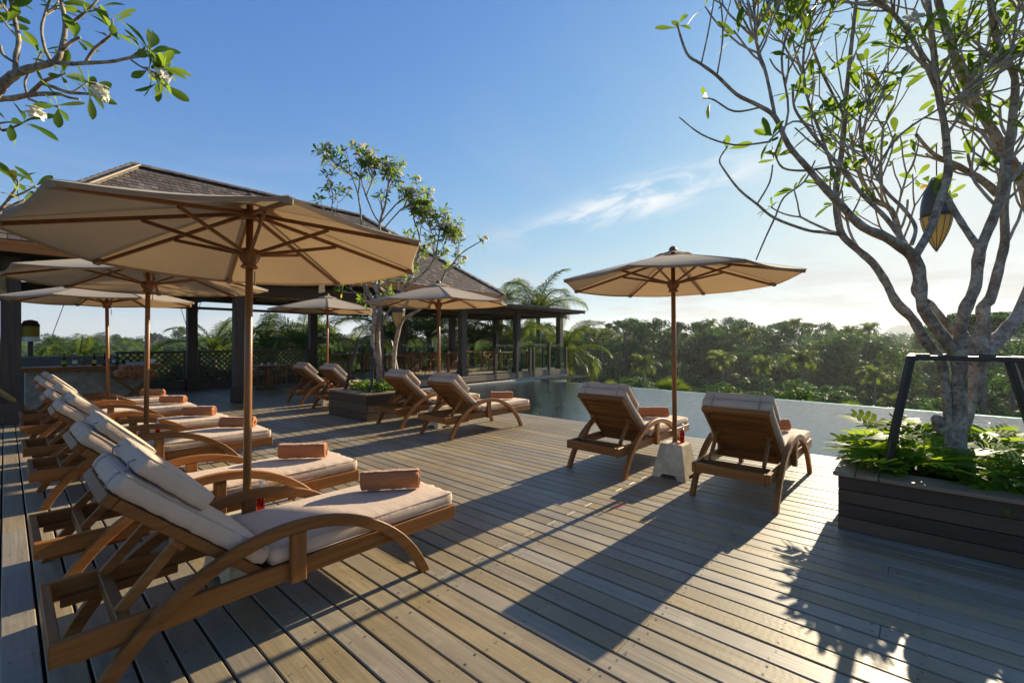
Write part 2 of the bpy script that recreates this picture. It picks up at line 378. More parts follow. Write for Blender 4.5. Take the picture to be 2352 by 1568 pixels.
M['nest'] = leafmat('strap_leaf', (0.035, 0.09, 0.014), (0.07, 0.15, 0.022), (0.30, 0.48, 0.05), 0.4, 0.35)
M['palm'] = leafmat('palm_leaflet', (0.024, 0.056, 0.010), (0.060, 0.098, 0.018), (0.24, 0.32, 0.03), 0.36, 0.5, spec=0.08)
M['tree_a'] = leafmat('forest_leaf_dark', (0.006, 0.027, 0.006), (0.019, 0.060, 0.012), (0.055, 0.16, 0.014), 0.28, 0.6, spec=0.08)
M['tree_b'] = leafmat('forest_leaf_mid', (0.010, 0.040, 0.008), (0.030, 0.083, 0.015), (0.095, 0.23, 0.018), 0.32, 0.6, spec=0.08)
M['tree_c'] = leafmat('forest_leaf_light', (0.018, 0.052, 0.011), (0.046, 0.098, 0.018), (0.12, 0.22, 0.02), 0.34, 0.6, spec=0.1)
M['petal'] = leafmat('white_petal', (0.75, 0.72, 0.62), (0.85, 0.82, 0.70), (0.85, 0.8, 0.6), 0.4, 0.5)
M['petal_core'] = plain('petal_core', (0.75, 0.55, 0.10), 0.6)
M['soil'] = plain('planter_soil', (0.020, 0.014, 0.010), 0.95, 30, 0.4, 0.5)
M['bamboo'] = plain('bamboo', (0.33, 0.25, 0.11), 0.5, 6, 0.3, 0.1)
M['ground'] = plain('forest_floor', (0.018, 0.028, 0.008), 1.0, 0.3, 0.5, Specular_IOR_Level=0.0)
M['hill'] = plain('hill_green', (0.05, 0.08, 0.03), 1.0, 0.02, 0.5, Specular_IOR_Level=0.0)
def shingle_mat():
    t = NT('roof_shingle'); v = t.coord((18, 18, 18)); g = t.noise(v, 1.0, 5, 0.6)
    at = t.n('Attribute', attribute_name='rnd'); r = t.math('FRACT', t.math('ADD', at.outputs['Fac'], t.rand))
    base = t.ramp(r, (0.0, (0.085, 0.066, 0.055)), (0.55, (0.125, 0.095, 0.078)), (0.85, (0.165, 0.13, 0.108)), (1.0, (0.26, 0.21, 0.16)))
    base = t.mix(t.math('MULTIPLY', g, 0.6), base, (0.07, 0.055, 0.045))
    return t.done(t.pbr(base, 0.8, t.bump(g, 0.4, 0.006), Specular_IOR_Level=0.25))
M['shingle'] = shingle_mat()
M['hipcap'] = wood('hip_cap_shingle', 0, (0.20, 0.155, 0.105), (0.34, 0.27, 0.19), 0.7, 0.3, 0.4, 24.0)
M['lamp_weave'] = fabric('lantern_weave', (0.50, 0.40, 0.20), 0.4, (0.75, 0.6, 0.25), 60, 0.4)
M['lantern_cap'] = plain('lantern_cap_grey_blue', (0.045, 0.055, 0.075), 0.45, 12, 0.2)
M['white'] = plain('white_ceramic', (0.72, 0.70, 0.66), 0.3)
M['paper'] = plain('paper_white', (0.75, 0.74, 0.72), 0.7)
M['yellow_cloth'] = fabric('yellow_cloth', (0.45, 0.33, 0.05), 0.2, (0.5, 0.4, 0.05))
M['red_cloth'] = fabric('maroon_cloth', (0.07, 0.025, 0.015))
M['glass'] = clear_glass('rail_glass', (0.80, 0.90, 0.86))
M['clear'] = clear_glass('bottle_glass_clear', (0.75, 0.80, 0.80))
M['green_gl'] = clear_glass('bottle_glass_green', (0.20, 0.40, 0.12))
M['brown_gl'] = clear_glass('bottle_glass_dark', (0.05, 0.025, 0.015))
M['red_gl'] = clear_glass('bottle_glass_red', (0.72, 0.05, 0.012), ior=1.3)
M['amber'] = plain('amber_jar', (0.55, 0.13, 0.02), 0.3)
M['black'] = plain('black_plastic', (0.012, 0.012, 0.012), 0.4)
M['label_w'] = plain('paper_label_white', (0.6, 0.58, 0.52), 0.6)
M['label_y'] = plain('paper_label_yellow', (0.55, 0.38, 0.03), 0.6)
M['label_d'] = plain('paper_label_dark', (0.10, 0.05, 0.02), 0.5)
M['label_g'] = plain('paper_label_green', (0.20, 0.28, 0.03), 0.5)
M['pump'] = plain('white_pump', (0.75, 0.75, 0.75), 0.35)
def water_mat():
    t = NT('pool_water'); v = t.coord((1, 1, 1), False)
    a = t.noise(v, 6.5, 3, 0.55, 0.6); b = t.noise(t.coord((1, 1, 1), False), 22.0, 3, 0.5, 0.5)
    mp = t.n('Mapping'); tcw = t.n('TexCoord'); t.L.new(tcw.outputs['Object'], mp.inputs[0]); mp.inputs['Rotation'].default_value = (0, 0, R(40)); mp.inputs['Scale'].default_value = (1.3, 5.5, 1)
    w_ = t.noise(mp.outputs[0], 1.6, 4, 0.6, 0.4)
    nr = t.bump(t.math('ADD', t.math('ADD', a, t.math('MULTIPLY', b, 0.22)), t.math('MULTIPLY', w_, 3.0)), 0.20, 0.025)
    fr = t.n('Fresnel', {'IOR': 2.5}); t.L.new(nr, fr.inputs['Normal'])
    tr = t.n('BsdfTransparent', {0: (0.56, 0.90, 0.82)}); g = t.n('BsdfGlossy', {'Roughness': 0.02}); t.L.new(nr, g.inputs['Normal'])
    m = t.n('MixShader'); t.L.new(fr.outputs[0], m.inputs[0]); t.L.new(tr.outputs[0], m.inputs[1]); t.L.new(g.outputs[0], m.inputs[2])
    return t.done(m.outputs[0])
M['water'] = water_mat()
def tile_mat():
    t = NT('green_pool_stone'); g = t.noise(t.coord((1, 1, 1), False), 3.0, 5, 0.6)
    return t.done(t.pbr(t.ramp(g, (0.3, (0.13, 0.33, 0.29)), (0.7, (0.20, 0.45, 0.39))), 0.6))
M['tile'] = tile_mat()

def set_rnd(me, vals):                      # one random value per face
    a = me.attributes.new('rnd', 'FLOAT', 'FACE'); a.data.foreach_set('value', np.asarray(vals, dtype=np.float32))

# ------------------------------------------------------------------ the setting: deck
PITCH, BW, TK = 0.1372, 0.1262, 0.028
POOL_X = 6.97
deck = MB().box(-3.2, POOL_X - 0.03, -3.0, 16.9, -0.40, -0.11, 0).build('deck', M['joist']); tag(deck, 'weathered grey brown timber deck of long parallel boards', None, None, 'structure')
rng = random.Random(3)
def deck_boards():
    pieces = []; nb = 0; x1 = POOL_X
    while x1 > -3.1:
        x0 = x1 - BW + rng.uniform(-.0015, .0025); odd = nb % 2
        cuts = [-2.9]
        y = (-2.9 + (1.0 if odd else 3.96 - 0.0)) if True else 0
        while y < 16.8:
            cuts.append(y); y += 4.1 if rng.random() < 0.75 else 2.05
        cuts.append(16.85)
        for a, b in zip(cuts[:-1], cuts[1:]):
            if b - a > 0.1: pieces.append((x0, x1, a + 0.0008, b - 0.0008))
        x1 -= PITCH; nb += 1
    def score(p):
        best = 0
        for k in range(9):
            y = p[2] + (p[3] - p[2]) * k / 8; q = Q((p[0], y, 0))
            if q[2] > 0.8 and -60 < q[0] < 2420 and q[1] < 1640: best += 1.0 / q[2] ** 2
        return best * (p[3] - p[2])
    pieces.sort(key=score, reverse=True)
    rest = MB(); rv = []
    for i, (x0, x1, y0, y1) in enumerate(pieces):
        dz = rng.uniform(-0.0015, 0.0015)
        if i < 300:
            hw = (x1 - x0) / 2; o = MB().box(-hw, hw, -(y1 - y0) / 2, (y1 - y0) / 2, -TK, 0, 0.004).build('board', M['deck'], deck)
            o.location = ((x0 + x1) / 2, (y0 + y1) / 2, dz); o.rotation_euler = (rng.uniform(-.0006, .0006), rng.uniform(-.008, .008), rng.uniform(-.0004, .0004))
        else: rest.box(x0, x1, y0, y1, -TK + dz, dz, 0.004)
    tag(rest.build('far_boards', M['deck'], deck), kind='stuff')
    nl = MB()
    for (x0, x1, y0, y1) in pieces:
        ys = [y0 + 0.035, y1 - 0.035]; k = math.ceil((y0 + 0.2) / 0.51) * 0.51
        while k < y1 - 0.15: ys.append(k); k += 0.51
        for y in ys:
            for fx in (0.22, 0.78):
                p = (x0 + BW * fx + rng.uniform(-.008, .008), y + rng.uniform(-.012, .012)); q = Q((p[0], p[1], 0))
                if 1 < q[2] < 9 and -30 < q[0] < 2400 and q[1] < 1600:
                    r = rng.uniform(0.0035, 0.0055)
                    nl.add([(p[0] + r * math.cos(a * 1.047), p[1] + 1.35 * r * math.sin(a * 1.047), 0.0022) for a in range(6)], [tuple(range(6))])
    tag(nl.build('nail_heads', M['nail'], deck), kind='stuff')
deck_boards()

# pool
WZ = -0.035
IE = [(13.05, -6.0), (13.15, 0.0), (13.75, 10.95)]              # infinity edge
def pool():
    b = MB()
    b.add([(POOL_X, -6, -1.35), (13.3, -6, -1.35), (13.9, 10.98, -1.35), (POOL_X, 10.98, -1.35)], [(0, 1, 2, 3)])
    b.add([(POOL_X, -6, -1.35), (POOL_X, 10.98, -1.35), (POOL_X, 10.98, -0.03), (POOL_X, -6, -0.03)], [(0, 1, 2, 3)])
    b.add([(POOL_X, 10.98, -1.35), (13.9, 10.98, -1.35), (13.9, 10.98, -0.02), (POOL_X, 10.98, -0.02)], [(0, 1, 2, 3)])
    A = [(x, y, WZ - 0.012) for x, y in IE]; B = [(x, y, -1.35) for x, y in IE]; b.strip(A, B)
    A2 = [(x + 0.16, y, WZ - 0.012) for x, y in IE]; B2 = [(x + 0.16, y, -3.2) for x, y in IE]
    b.strip(A, A2); b.strip(A2, B2)
    o = b.build('pool_basin', M['tile']); tag(o, 'green stone tiled pool basin with an overflowing outer edge', None, None, 'structure')
    w = MB(); n = 6
    w.add([(POOL_X, -6, WZ), (IE[0][0] + 0.10, -6, WZ), (IE[1][0] + 0.10, 0, WZ), (IE[2][0] + 0.10, 10.975, WZ), (POOL_X, 10.975, WZ)], [(0, 1, 2, 3, 4)])
    o = w.build('pool_water', M['water']); tag(o, 'still green water of the infinity pool', None, None, 'structure')
    c = empty('pool_coping', (9, 11.1, 0)); tag(c, 'pale stone ledge along the end of the pool below the terrace', 'ledge')
    x = 7.0; k = 0
    while x < 12.4:
        w_ = 0.78; MB().box(x - 9, x + w_ - 0.006 - 9, -0.13, 0.16, -0.10, 0.035 + 0.002 * (k % 2), 0.008).build('slab', M['coping'], c); x += w_; k += 1
pool()

# ground falling away into the valley, rising again under the forest
def top_y(d, px):                           # photo row of the crown tops at distance d
    dr = [(30, 950), (42, 930), (55, 910), (66, 884), (76, 842), (86, 795), (96, 762), (108, 749), (125, 747), (150, 752), (185, 758), (230, 764), (300, 768)]
    dl = [(30, 960), (60, 842), (78, 818), (95, 806), (115, 797), (140, 791), (175, 786), (220, 782), (300, 780)]
    f = lambda t: float(np.interp(d, [a for a, b in t], [b for a, b in t]))
    w = min(1, max(0, (px - 800) / 500)); return f(dl) * (1 - w) + f(dr) * w
def ground_z(d, px):
    if d < 30: return float(np.interp(d, [0, 16, 22, 30], [-3.6, -4.5, -9.0, -13.0]))
    return 1.45 + (CY - top_y(min(d, 300), px)) / F * d - 13.5 if d <= 300 else 1.45 + (CY - 772) / F * d - 14
def ground():
    b = MB(); angs = [R(a) for a in range(-180, 181, 6)]; ds = [0.5, 6, 10, 13, 16, 19, 22, 26, 30, 36, 44, 54, 66, 80, 95, 115, 140, 175, 220, 300, 420, 600, 900, 1400, 2200, 3500, 5000]
    n = len(angs); rg = random.Random(8)
    for d in ds:
        for a in angs:
            px = CX + F * math.tan(max(-1.2, min(1.2, a)))
            z = ground_z(d, px) if d < 900 else -14 - (d - 900) * 0.006
            if 0.5 < d < 16: z = -3.9
            b.v.append((d * math.sin(a + TH), d * math.cos(a + TH), z + (rg.uniform(-.8, .8) if d > 20 else 0)))
    for i in range(len(ds) - 1):
        for k in range(n - 1): b.f.append((i * n + k, i * n + k + 1, (i + 1) * n + k + 1, (i + 1) * n + k))
    o = b.build('ground', M['ground'], smooth=True); tag(o, 'green valley floor falling away below the pool', None, None, 'structure')
ground()

# ------------------------------------------------------------------ main pavilion
XL, XR, YF, YB, YR, ZE, ZR, RX0, RX1 = -0.6, 11.9, 11.0, 17.2, 14.1, 3.10, 5.68, 2.05, 8.07
pav = empty('pavilion', (3.7, 12, 0)); tag(pav, 'open dark timber pavilion with a hipped wood shingle roof', 'pavilion')
def wp(mb, name, mat, parent=pav, smooth=False):          # build in world coords under pavilion root
    return mb.build(name, mat, parent, smooth, Matrix.Translation(-Vector(parent.location)) if parent is pav else None)
def post(x, y, w, z0, z1, plinth=True, par=None, mat='dark_z', rootz=0):
    o = wp(MB().box(x - w / 2, x + w / 2, y - w / 2, y + w / 2, z0, z1, 0.012), 'post', M[mat])
    if plinth:
        q = MB().box(x - w / 2 - 0.03, x + w / 2 + 0.03, y - w / 2 - 0.03, y + w / 2 + 0.03, z0, z0 + 0.38, 0.012).build('plinth', M[mat], o)
for x, y in ((0.07, 12), (3.72, 12.03), (7.4, 12), (3.75, 16.28), (7.40, 16.28), (0.05, 16.28), (11.0, 16.0)): post(x, y, 0.25, 0, 2.95)
post(-0.33, 11.9, 0.22, 0, 2.95, False)
wp(MB().box(-0.45, 11.2, 11.93, 12.07, 2.56, 2.84, 0.01), 'beam', M['dark_x'])
wp(MB().box(-0.45, 11.2, 16.2, 16.36, 2.66, 2.90, 0.01), 'beam', M['dark_x'])
wp(MB().box(-0.45, 9.6, 16.24, 16.32, 2.42, 2.50, 0.006), 'tie_bar', M['dark_x'])
for x in (0.07, 3.72, 7.4, 11.0): wp(MB().box(x - 0.07, x + 0.07, 12.08, 16.19, 2.58, 2.82, 0.01), 'cross_beam', M['dark_y'])
def roof():
    V = [(XL, YF, ZE), (XR, YF, ZE), (XR, YB, ZE), (XL, YB, ZE), (RX0, YR, ZR), (RX1, YR, ZR)]
    V2 = [(a, b, c - 0.09) for a, b, c in V]
    Fs = [(0, 1, 5, 4), (1, 2, 5), (2, 3, 4, 5), (3, 0, 4)]
    b = MB(); b.add(V, Fs); b.add(V2, [f[::-1] for f in Fs])
    for i in range(4): b.add([V[i], V[(i + 1) % 4], V2[(i + 1) % 4], V2[i]], [(0, 1, 2, 3)])
    rf = wp(b, 'roof', M['dark_x']); off = Matrix.Identity(4)
    MB().box(XL - 0.02, XR + 0.02, YF - 0.05, YF - 0.008, ZE - 0.20, ZE - 0.015, 0.006).build('fascia', M['teak_x'], rf)
    MB().box(XR + 0.002, XR + 0.03, YF - 0.0, YB, ZE - 0.20, ZE - 0.015, 0.006).build('fascia', M['teak_y'], rf)
    # rafters seen from below
    for k in range(20):
        x = XL + 0.5 + k * 0.6
        y1 = YR if RX0 < x < RX1 else (YF + (YR - YF) * ((x - XL) / (RX0 - XL) if x <= RX0 else (XR - x) / (XR - RX1)))
        if y1 - YF < 0.4: continue
        z1 = ZE + (ZR - ZE) * (y1 - YF) / (YR - YF)
        MB().beam((x, YF + 0.03, ZE - 0.15), (x, y1 - 0.05, z1 - 0.15), 0.05, 0.11).build('rafter', M['dark_y'], rf)
    sl = math.hypot(YR - YF, ZR - ZE); ny, nz = (YR - YF) / sl, (ZR - ZE) / sl        # up-slope direction
    nn = Vector((0, -nz, ny)); up = Vector((0, ny, nz)); EXP = 0.155; rr = random.Random(5); cand = []
    rows = int(sl / EXP) + 1
    for i in range(rows):
        s0 = i * EXP; x0 = XL + (RX0 - XL) * s0 / sl; x1 = XR - (XR - RX1) * s0 / sl; x = x0 + rr.uniform(0, .08)
        while x < x1 - 0.05:
            w = rr.uniform(0.10, 0.155); cand.append((i, x, min(w, x1 - x), s0)); x += w
    mesh_cache = []
    for w in (0.10, 0.115, 0.13, 0.145, 0.155):
        mesh_cache.append((w, MB().box(-w / 2 + 0.003, w / 2 - 0.003, -0.015, EXP + 0.03, -0.004, 0.010, 0.002).mesh('shingle', M['shingle'])))
    def vis(c):
        p = Vector((c[1], YF, ZE)) + up * c[3]; q = Q(p)
        v = 1.0 / q[2]
        if -10 < q[0] < 600 and q[1] < 440 + 0.0: v += 1.0
        elif q[0] > 950 and q[1] > 530: v += 0.4
        elif 640 < q[0]: v += 0.2
        return v
    cand.sort(key=vis, reverse=True); rest = MB(); rv = []
    for i, (row, x, w, s0) in enumerate(cand):
        tilt = Matrix.Rotation(R(3.2) + rr.uniform(-.01, .012), 3, 'X') ; base = Matrix((Vector((1, 0, 0)), up, nn)).transposed()
        rot = base @ Matrix.Rotation(-R(4.0) + rr.uniform(-.012, .012), 3, 'X') @ Matrix.Rotation(rr.uniform(-.02, .02), 3, 'Z')
        pos = Vector((x + w / 2, YF, ZE)) + up * s0 + nn * (0.016 + rr.uniform(0, .004)) + up * rr.uniform(-.008, .008)
        T = Matrix.Translation(pos) @ rot.to_4x4()
        if i < 300:
            me = min(mesh_cache, key=lambda t: abs(t[0] - w))[1]; inst('shingle', me, rf, T)
        else:
            n0 = len(rest.f); rest.box(-w / 2 + 0.003, w / 2 - 0.003, -0.015, EXP + 0.03, -0.004, 0.010, 0, T); rv += [rr.random()] * (len(rest.f) - n0)
    me = rest.mesh('shingles', M['shingle']); set_rnd(me, rv); tag(inst('far_shingles', me, rf), kind='stuff')
    def caps(a, b, w, step, mat, lift):
        a, b = Vector(a), Vector(b); L = (b - a).length; d = (b - a).normalized(); n = int(L / step)
        for k in range(n):
            p = a + d * (k * step) + Vector((0, 0, lift))
            Fm = frame_to(d); 
            for sgn in (-1, 1):
                T = Matrix.Translation(p) @ Fm.to_4x4() @ Matrix.Rotation(sgn * R(-31), 4, 'X') @ Matrix.Rotation(R(-3.5), 4, 'Y')
                mb = MB().box(-0.01, step + 0.07, 0.0 if sgn > 0 else -w, w if sgn > 0 else 0.0, 0, 0.018, 0.003, T)
                mb.build('ridge_shingle', mat, rf)
    caps((XL, YF, ZE), (RX0, YR, ZR), 0.19, 0.20, M['hipcap'], 0.06)
    caps((RX0 + .02, YR, ZR), (RX1, YR, ZR), 0.17, 0.24, M['shingle'], 0.05)
    caps((XR, YF, ZE), (RX1, YR, ZR), 0.15, 0.24, M['shingle'], 0.05)
    a, b_ = Vector((XL, YF, ZE)), Vector((RX0, YR, ZR))
    MB().beam(a + Vector((.13, -.10, 0.035)), b_ + Vector((.13, -.10, 0.035)), 0.035, 0.04).build('hip_batten', M['cap_x'], rf)
roof()

# bamboo blinds rolled up under the eave
def blind(x0, x1, y, z, label):
    r = empty('bamboo_blind', (x0, y, z)); tag(r, label, 'blind')
    MB().tube([(0, 0, 0), (x1 - x0, 0, 0)], 0.085, 14).build('roll', M['bamboo'], r, True)
    m = MB()
    for k in range(8): m.box(0.01, x1 - x0 - .01, -0.010, 0.010, 0.085 + k * 0.026, 0.105 + k * 0.026, 0.004)
    m.build('screen', M['bamboo'], r)
blind(-0.62, 0.02, 11.80, 2.30, 'rolled bamboo blind at the outer corner post above the leaning bamboo pole')
blind(0.35, 3.4, 11.80, 2.62, 'long rolled bamboo blind under the pavilion eave over the bar')
blind(4.1, 7.1, 12.25, 2.62, 'long rolled bamboo blind under the eave beyond the second post')

# woven pendant lamps under the pavilion ceiling
for i, (px, py, d, rad, lb) in enumerate(((540, 664, 12.6, .40, 'round woven pendant lamp above the bar end of the dining tables'), (627, 688, 14.2, .48, 'round woven pendant lamp hanging lowest over the dining table'), (640, 668, 13.0, .42, 'round woven pendant lamp between the pavilion cross beams'), (800, 690, 14.6, .4, 'round woven pendant lamp above the tables behind the small frangipani'))):
    p = PD(px, py, d); r = empty('pendant_lamp', p); tag(r, lb, 'lamp', 'woven lamps under the ceiling')
    MB().lathe([(0.02, 0.10), (rad * .45, 0.085), (rad * .85, 0.03), (rad, -0.02), (rad * .93, -0.05), (rad * .5, -0.02), (0.03, 0.0)], 24, caps=False).build('shade', M['bamboo'], r, True)
    MB().tube([(0, 0, 0.09), (0, 0, 2.9 - p.z + 0.15)], 0.008, 6).build('cord', M['black'], r)

# lattice railing along the back of the pavilion
def lattice(x0, x1, y, label):
    r = empty('lattice_railing', (x0, y, 0)); tag(r, label, 'railing', None); W = x1 - x0
    MB().box(0, W, -0.04, 0.04, 1.10, 1.17, 0.006).build('top_rail', M['dark_x'], r)
    MB().box(0, W, -0.035, 0.035, 0.20, 0.27, 0.006).build('bottom_rail', M['dark_x'], r)
    MB().box(0, W, -0.03, 0.03, 0.005, 0.19, 0.006).build('kick_board', M['dark_x'], r)
    for x in (0.02, W - 0.06): MB().box(x, x + 0.05, -0.03, 0.03, 0.272, 1.098, 0.004).build('stile', M['dark_z'], r)
    z0, z1 = 0.275, 1.095; hh = z1 - z0; st = 0.155
    for sgn, yo in ((1, -0.011), (-1, 0.011)):
        k = -int(hh / st) - 1
        while k * st < W:
            xa, xb = k * st, k * st + hh; za, zb = (z0, z1)
            t0 = max(0, (0.07 - xa) / hh); t1 = min(1, (W - 0.07 - xa) / hh)
            if t1 - t0 > 0.05:
                f = (lambda t: z0 + hh * t) if sgn > 0 else (lambda t: z1 - hh * t)
                MB().beam((xa + hh * t0, yo, f(t0)), (xa + hh * t1, yo, f(t1)), 0.018, 0.040, 0.002).build('slat', M['dark_x'], r)
            k += 1
lattice(2.0, 3.60, 16.30, 'dark lattice railing beside the bar counter')
lattice(3.90, 7.26, 16.30, 'dark lattice railing behind the pavilion dining table')

# ------------------------------------------------------------------ raised dining terrace beside the pool
TZ = 0.28
def terrace():
    r = empty('dining_terrace', (7.6, 11.4, 0)); tag(r, 'raised timber dining terrace with flat roof at the end of the pool', 'terrace'); o = Vector(r.location)
    def b(mb, name, mat, par=r, smooth=False): return mb.build(name, mat, par, smooth, Matrix.Translation(-o) if par is r else None)
    fl = b(MB().box(7.6, 16.25, 11.42, 16.0, -0.2, TZ - 0.03, 0), 'platform', M['joist'])
    y = 11.44
    while y < 15.95:
        MB().box(7.56, 16.28, y, y + 0.131, TZ - 0.028, TZ + rng.uniform(-.001, .001), 0.003).build('board', M['deck'], fl); y += PITCH
    for (x0, x1) in ((7.55, 9.9), (9.905, 13.0), (13.005, 14.6), (14.605, 16.3)): b(MB().box(x0, x1, 11.33, 11.415, 0.07, TZ - 0.006, 0.006), 'edge_board', M['cap_x'])
    b(MB().box(7.5, 7.545, 11.33, 16.0, 0.0, TZ - .006, 0.006), 'edge_board', M['dark_y'])
    b(MB().box(12.6, 16.2, 11.36, 11.41, -1.2, 0.066, 0), 'retaining_wall', M['coping'])
    b(MB().box(16.20, 16.32, 11.42, 16.0, -2.2, TZ - 0.006, 0.006), 'retaining_wall', M['dark_y'])
    for x, yy, z1 in ((10.4, 11.6, 2.62), (13.2, 11.6, 2.62), (16.0, 11.6, 2.62), (10.4, 15.4, 2.62), (13.2, 15.4, 2.62), (16.0, 15.4, 2.62)):
        p = b(MB().box(x - .115, x + .115, yy - .115, yy + .115, TZ, z1, 0.012), 'post', M['dark_z'])
        MB().box(x - .15, x + .15, yy - .15, yy + .15, TZ + .001, TZ + 0.20, 0.012).build('plinth', M['dark_z'], p)
        MB().box(x + .118, x + .20, yy - .05, yy + .05, 2.27, 2.45, 0.006).build('lamp_box', M['black'], p)
    for yy in (11.6, 15.4): b(MB().box(9.9, 16.45, yy - .07, yy + .07, 2.36 + .10, 2.60, 0.01), 'beam', M['dark_x'])
    for x in (10.4, 13.2, 16.0): b(MB().box(x - .06, x + .06, 11.68, 15.32, 2.48, 2.60, 0.01), 'cross_beam', M['dark_y'])
    k = 9.8
    while k < 16.7: b(MB().box(k - .03, k + .03, 10.9, 16.0, 2.625, 2.695, 0.004), 'rafter', M['teak_y']); k += 0.42
    b(MB().box(9.6, 16.75, 10.82, 16.1, 2.70, 2.735, 0.006), 'roof_deck', M['dark_x'])
    b(MB().box(9.6, 16.77, 10.78, 10.818, 2.64, 2.75, 0.004), 'fascia', M['dark_x'])
    b(MB().box(9.55, 16.80, 10.75, 16.15, 2.752, 2.775, 0.004), 'roof_cover', M['shingle'])
    # short posts and glass panes
    ph = TZ + 0.92
    front = [10.62, 11.75, 12.92, 13.70, 13.93, 14.93, 16.12]
    def short(x, yy): b(MB().box(x - .05, x + .05, yy - .05, yy + .05, TZ - 0.2, ph, 0.008), 'rail_post', M['dark_z'])
    for x in front[1:]: short(x, 11.36)
    for x in (7.8, 9.1, 10.1, 11.3, 12.5, 13.7, 14.9, 16.12): short(x, 15.85)
    for yy in (12.6, 13.9, 15.0): short(16.14, yy)
    def pane(x0, y0, x1, y1): b(MB().box(min(x0, x1) - .006, max(x0, x1) + .006, min(y0, y1) - .006, max(y0, y1) + .006, TZ + .06, ph + 0.14, 0.0), 'glass_pane', M['glass'])
    for a, c in ((1, 2), (2, 3), (4, 5), (5, 6)): pane(front[a] + .08, 11.40, front[c] - .08, 11.40)
    xs = (7.8, 9.1, 10.1, 11.3, 12.5, 13.7, 14.9, 16.12)
    for a, c in zip(xs[:-1], xs[1:]): pane(a + .08, 15.80, c - .08, 15.80)
    for a, c in ((11.42, 12.52), (12.68, 13.82), (13.98, 14.92), (15.08, 15.78)): pane(16.10, a, 16.10, c)
    return r
terrace()
g = empty('drain_grate', (15, 10.95, 0)); tag(g, 'black drainage grate beside the end of the pool under the terrace corner', 'grate')
for k in range(9): MB().box(-1.1, 1.75, -0.42 + k * 0.09, -0.39 + k * 0.09, -0.06, -0.02, 0).build('bar', M['steel'], g)
for k in range(24): MB().box(-1.08 + k * 0.12, -1.05 + k * 0.12, -0.41, 0.34, -0.055, -0.025, 0).build('bar', M['steel'], g)

# ------------------------------------------------------------------ bar with bottles
bar = empty('bar_counter', (0.3, 14.0, 0)); tag(bar, 'concrete bar counter with a polished teak top', 'counter')
BZ = 0.90
MB().box(-0.02, 1.98, 0.06, 0.55, 0, BZ - 0.10, 0.01).build('body', M['concrete'], bar)
MB().box(-0.1, 2.30, -0.16, 0.50, BZ - 0.035, BZ, 0.008).build('counter_top', M['teak_x'], bar)
MB().box(-0.1, 2.28, -0.13, 0.0, BZ - 0.095, BZ - 0.037, 0.006).build('apron', M['teak_x'], bar)
MB().box(1.68, 2.26, 0.503, 2.0, BZ - 0.035, BZ - 0.002, 0.008).build('return_top', M['teak_y'], bar)
MB().box(1.75, 1.95, 0.56, 1.95, 0, BZ - 0.037, 0.01).build('return_body', M['concrete'], bar)
bk = MB().box(0.2, 2.0, 15.75, 16.15, 0, 1.08, 0.01).build('back_counter', M['greywall']); tag(bk, 'low grey service counter behind the bar', 'counter')
def bottle(loc, prof, mat, lab, capm, label, z0=0.05, z1=0.13):
    r = empty('bottle', loc); tag(r, label, 'bottle', 'bottles on the bar')
    MB().lathe(prof, 16).build('glass', mat, r, True)
    rad = max(p[0] for p in prof)
    if lab: MB().lathe([(rad + .0015, z0), (rad + .0015, z1)], 16, caps=False).build('paper_label', lab, r, True)
    zt = prof[-1][1]; MB().lathe([(prof[-1][0] + .004, zt - .03), (prof[-1][0] + .004, zt + .012)], 12).build('cap', capm, r, True)
def bp(h, r, neck=0.014, sh=0.6): return [(r * .9, 0), (r, 0.01), (r, h * sh), (r * .8, h * (sh + .08)), (neck, h * (sh + .18)), (neck, h)]
specs = [(190, bp(.27, .042), 'green_gl', 'label_g', 'black', 'green glass bottle at the post end of the bar'), (335, bp(.29, .042), 'clear', 'label_w', 'white', 'clear glass bottle with white label and white cap'),
 (455, bp(.25, .043), 'clear', 'label_d', 'clear', 'squat clear bottle with a dark label'), (595, bp(.27, .040), 'brown_gl', 'label_y', 'black', 'dark bottle with a yellow label'),
 (735, bp(.28, .042, .013, .5), 'brown_gl', 'label_d', 'black', 'rounded dark brown bottle with a brown label'), (865, bp(.27, .040), 'clear', 'label_w', 'white', 'clear bottle with white label beside the glass rack'),
 (905, bp(.25, .036), 'green_gl', None, 'black', 'slim green bottle without a label'), (948, bp(.31, .036, .02, .7), 'clear', None, 'clear', 'tall clear carafe beside the straw holder')]
zx = lambda x: (200 + x * 700 / 2352) * 2352 / 4096
for i, (x, pr, gm, lm, cm, lb) in enumerate(specs):
    px = zx(x); d = cam_ray(px, 784); yy = 14.02 + 0.03 * (i % 3); t = yy / d[1]
    bottle((d[0] * t, yy, BZ), pr, M[gm], M[lm] if lm else None, M[cm], lb)
for i, (x, yy) in enumerate(((765, 14.25), (790, 14.3))):
    d = cam_ray(zx(x), 784); t = yy / d[1]
    q = MB().lathe([(.034, 0), (.038, .005), (.042, .16), (.040, .16), (.035, .012)], 16, caps=False).build('glass_jug', M['clear'], None, True); q.location = (d[0] * t, yy, BZ)
    tag(q, ('clear glass jug right behind the rounded dark brown bottle', 'clear glass jug beside the white labelled bottle by the rack')[i], 'jug', 'glass jugs on the bar')
d = cam_ray(zx(995), 784); t = 14.2 / d[1]
h = empty('straw_holder', (d[0] * t, 14.2, BZ)); tag(h, 'black cup of wooden straws on the bar top', 'cup')
MB().lathe([(.03, 0), (.033, .11)], 14).build('cup', M['black'], h, True)
for k in range(7): MB().tube([(0.008 * math.cos(k), .008 * math.sin(k), .02), (.022 * math.cos(k), .022 * math.sin(k), .21)], .0035, 5).build('straw', M['bamboo'], h)
d = cam_ray(zx(1000), 784)
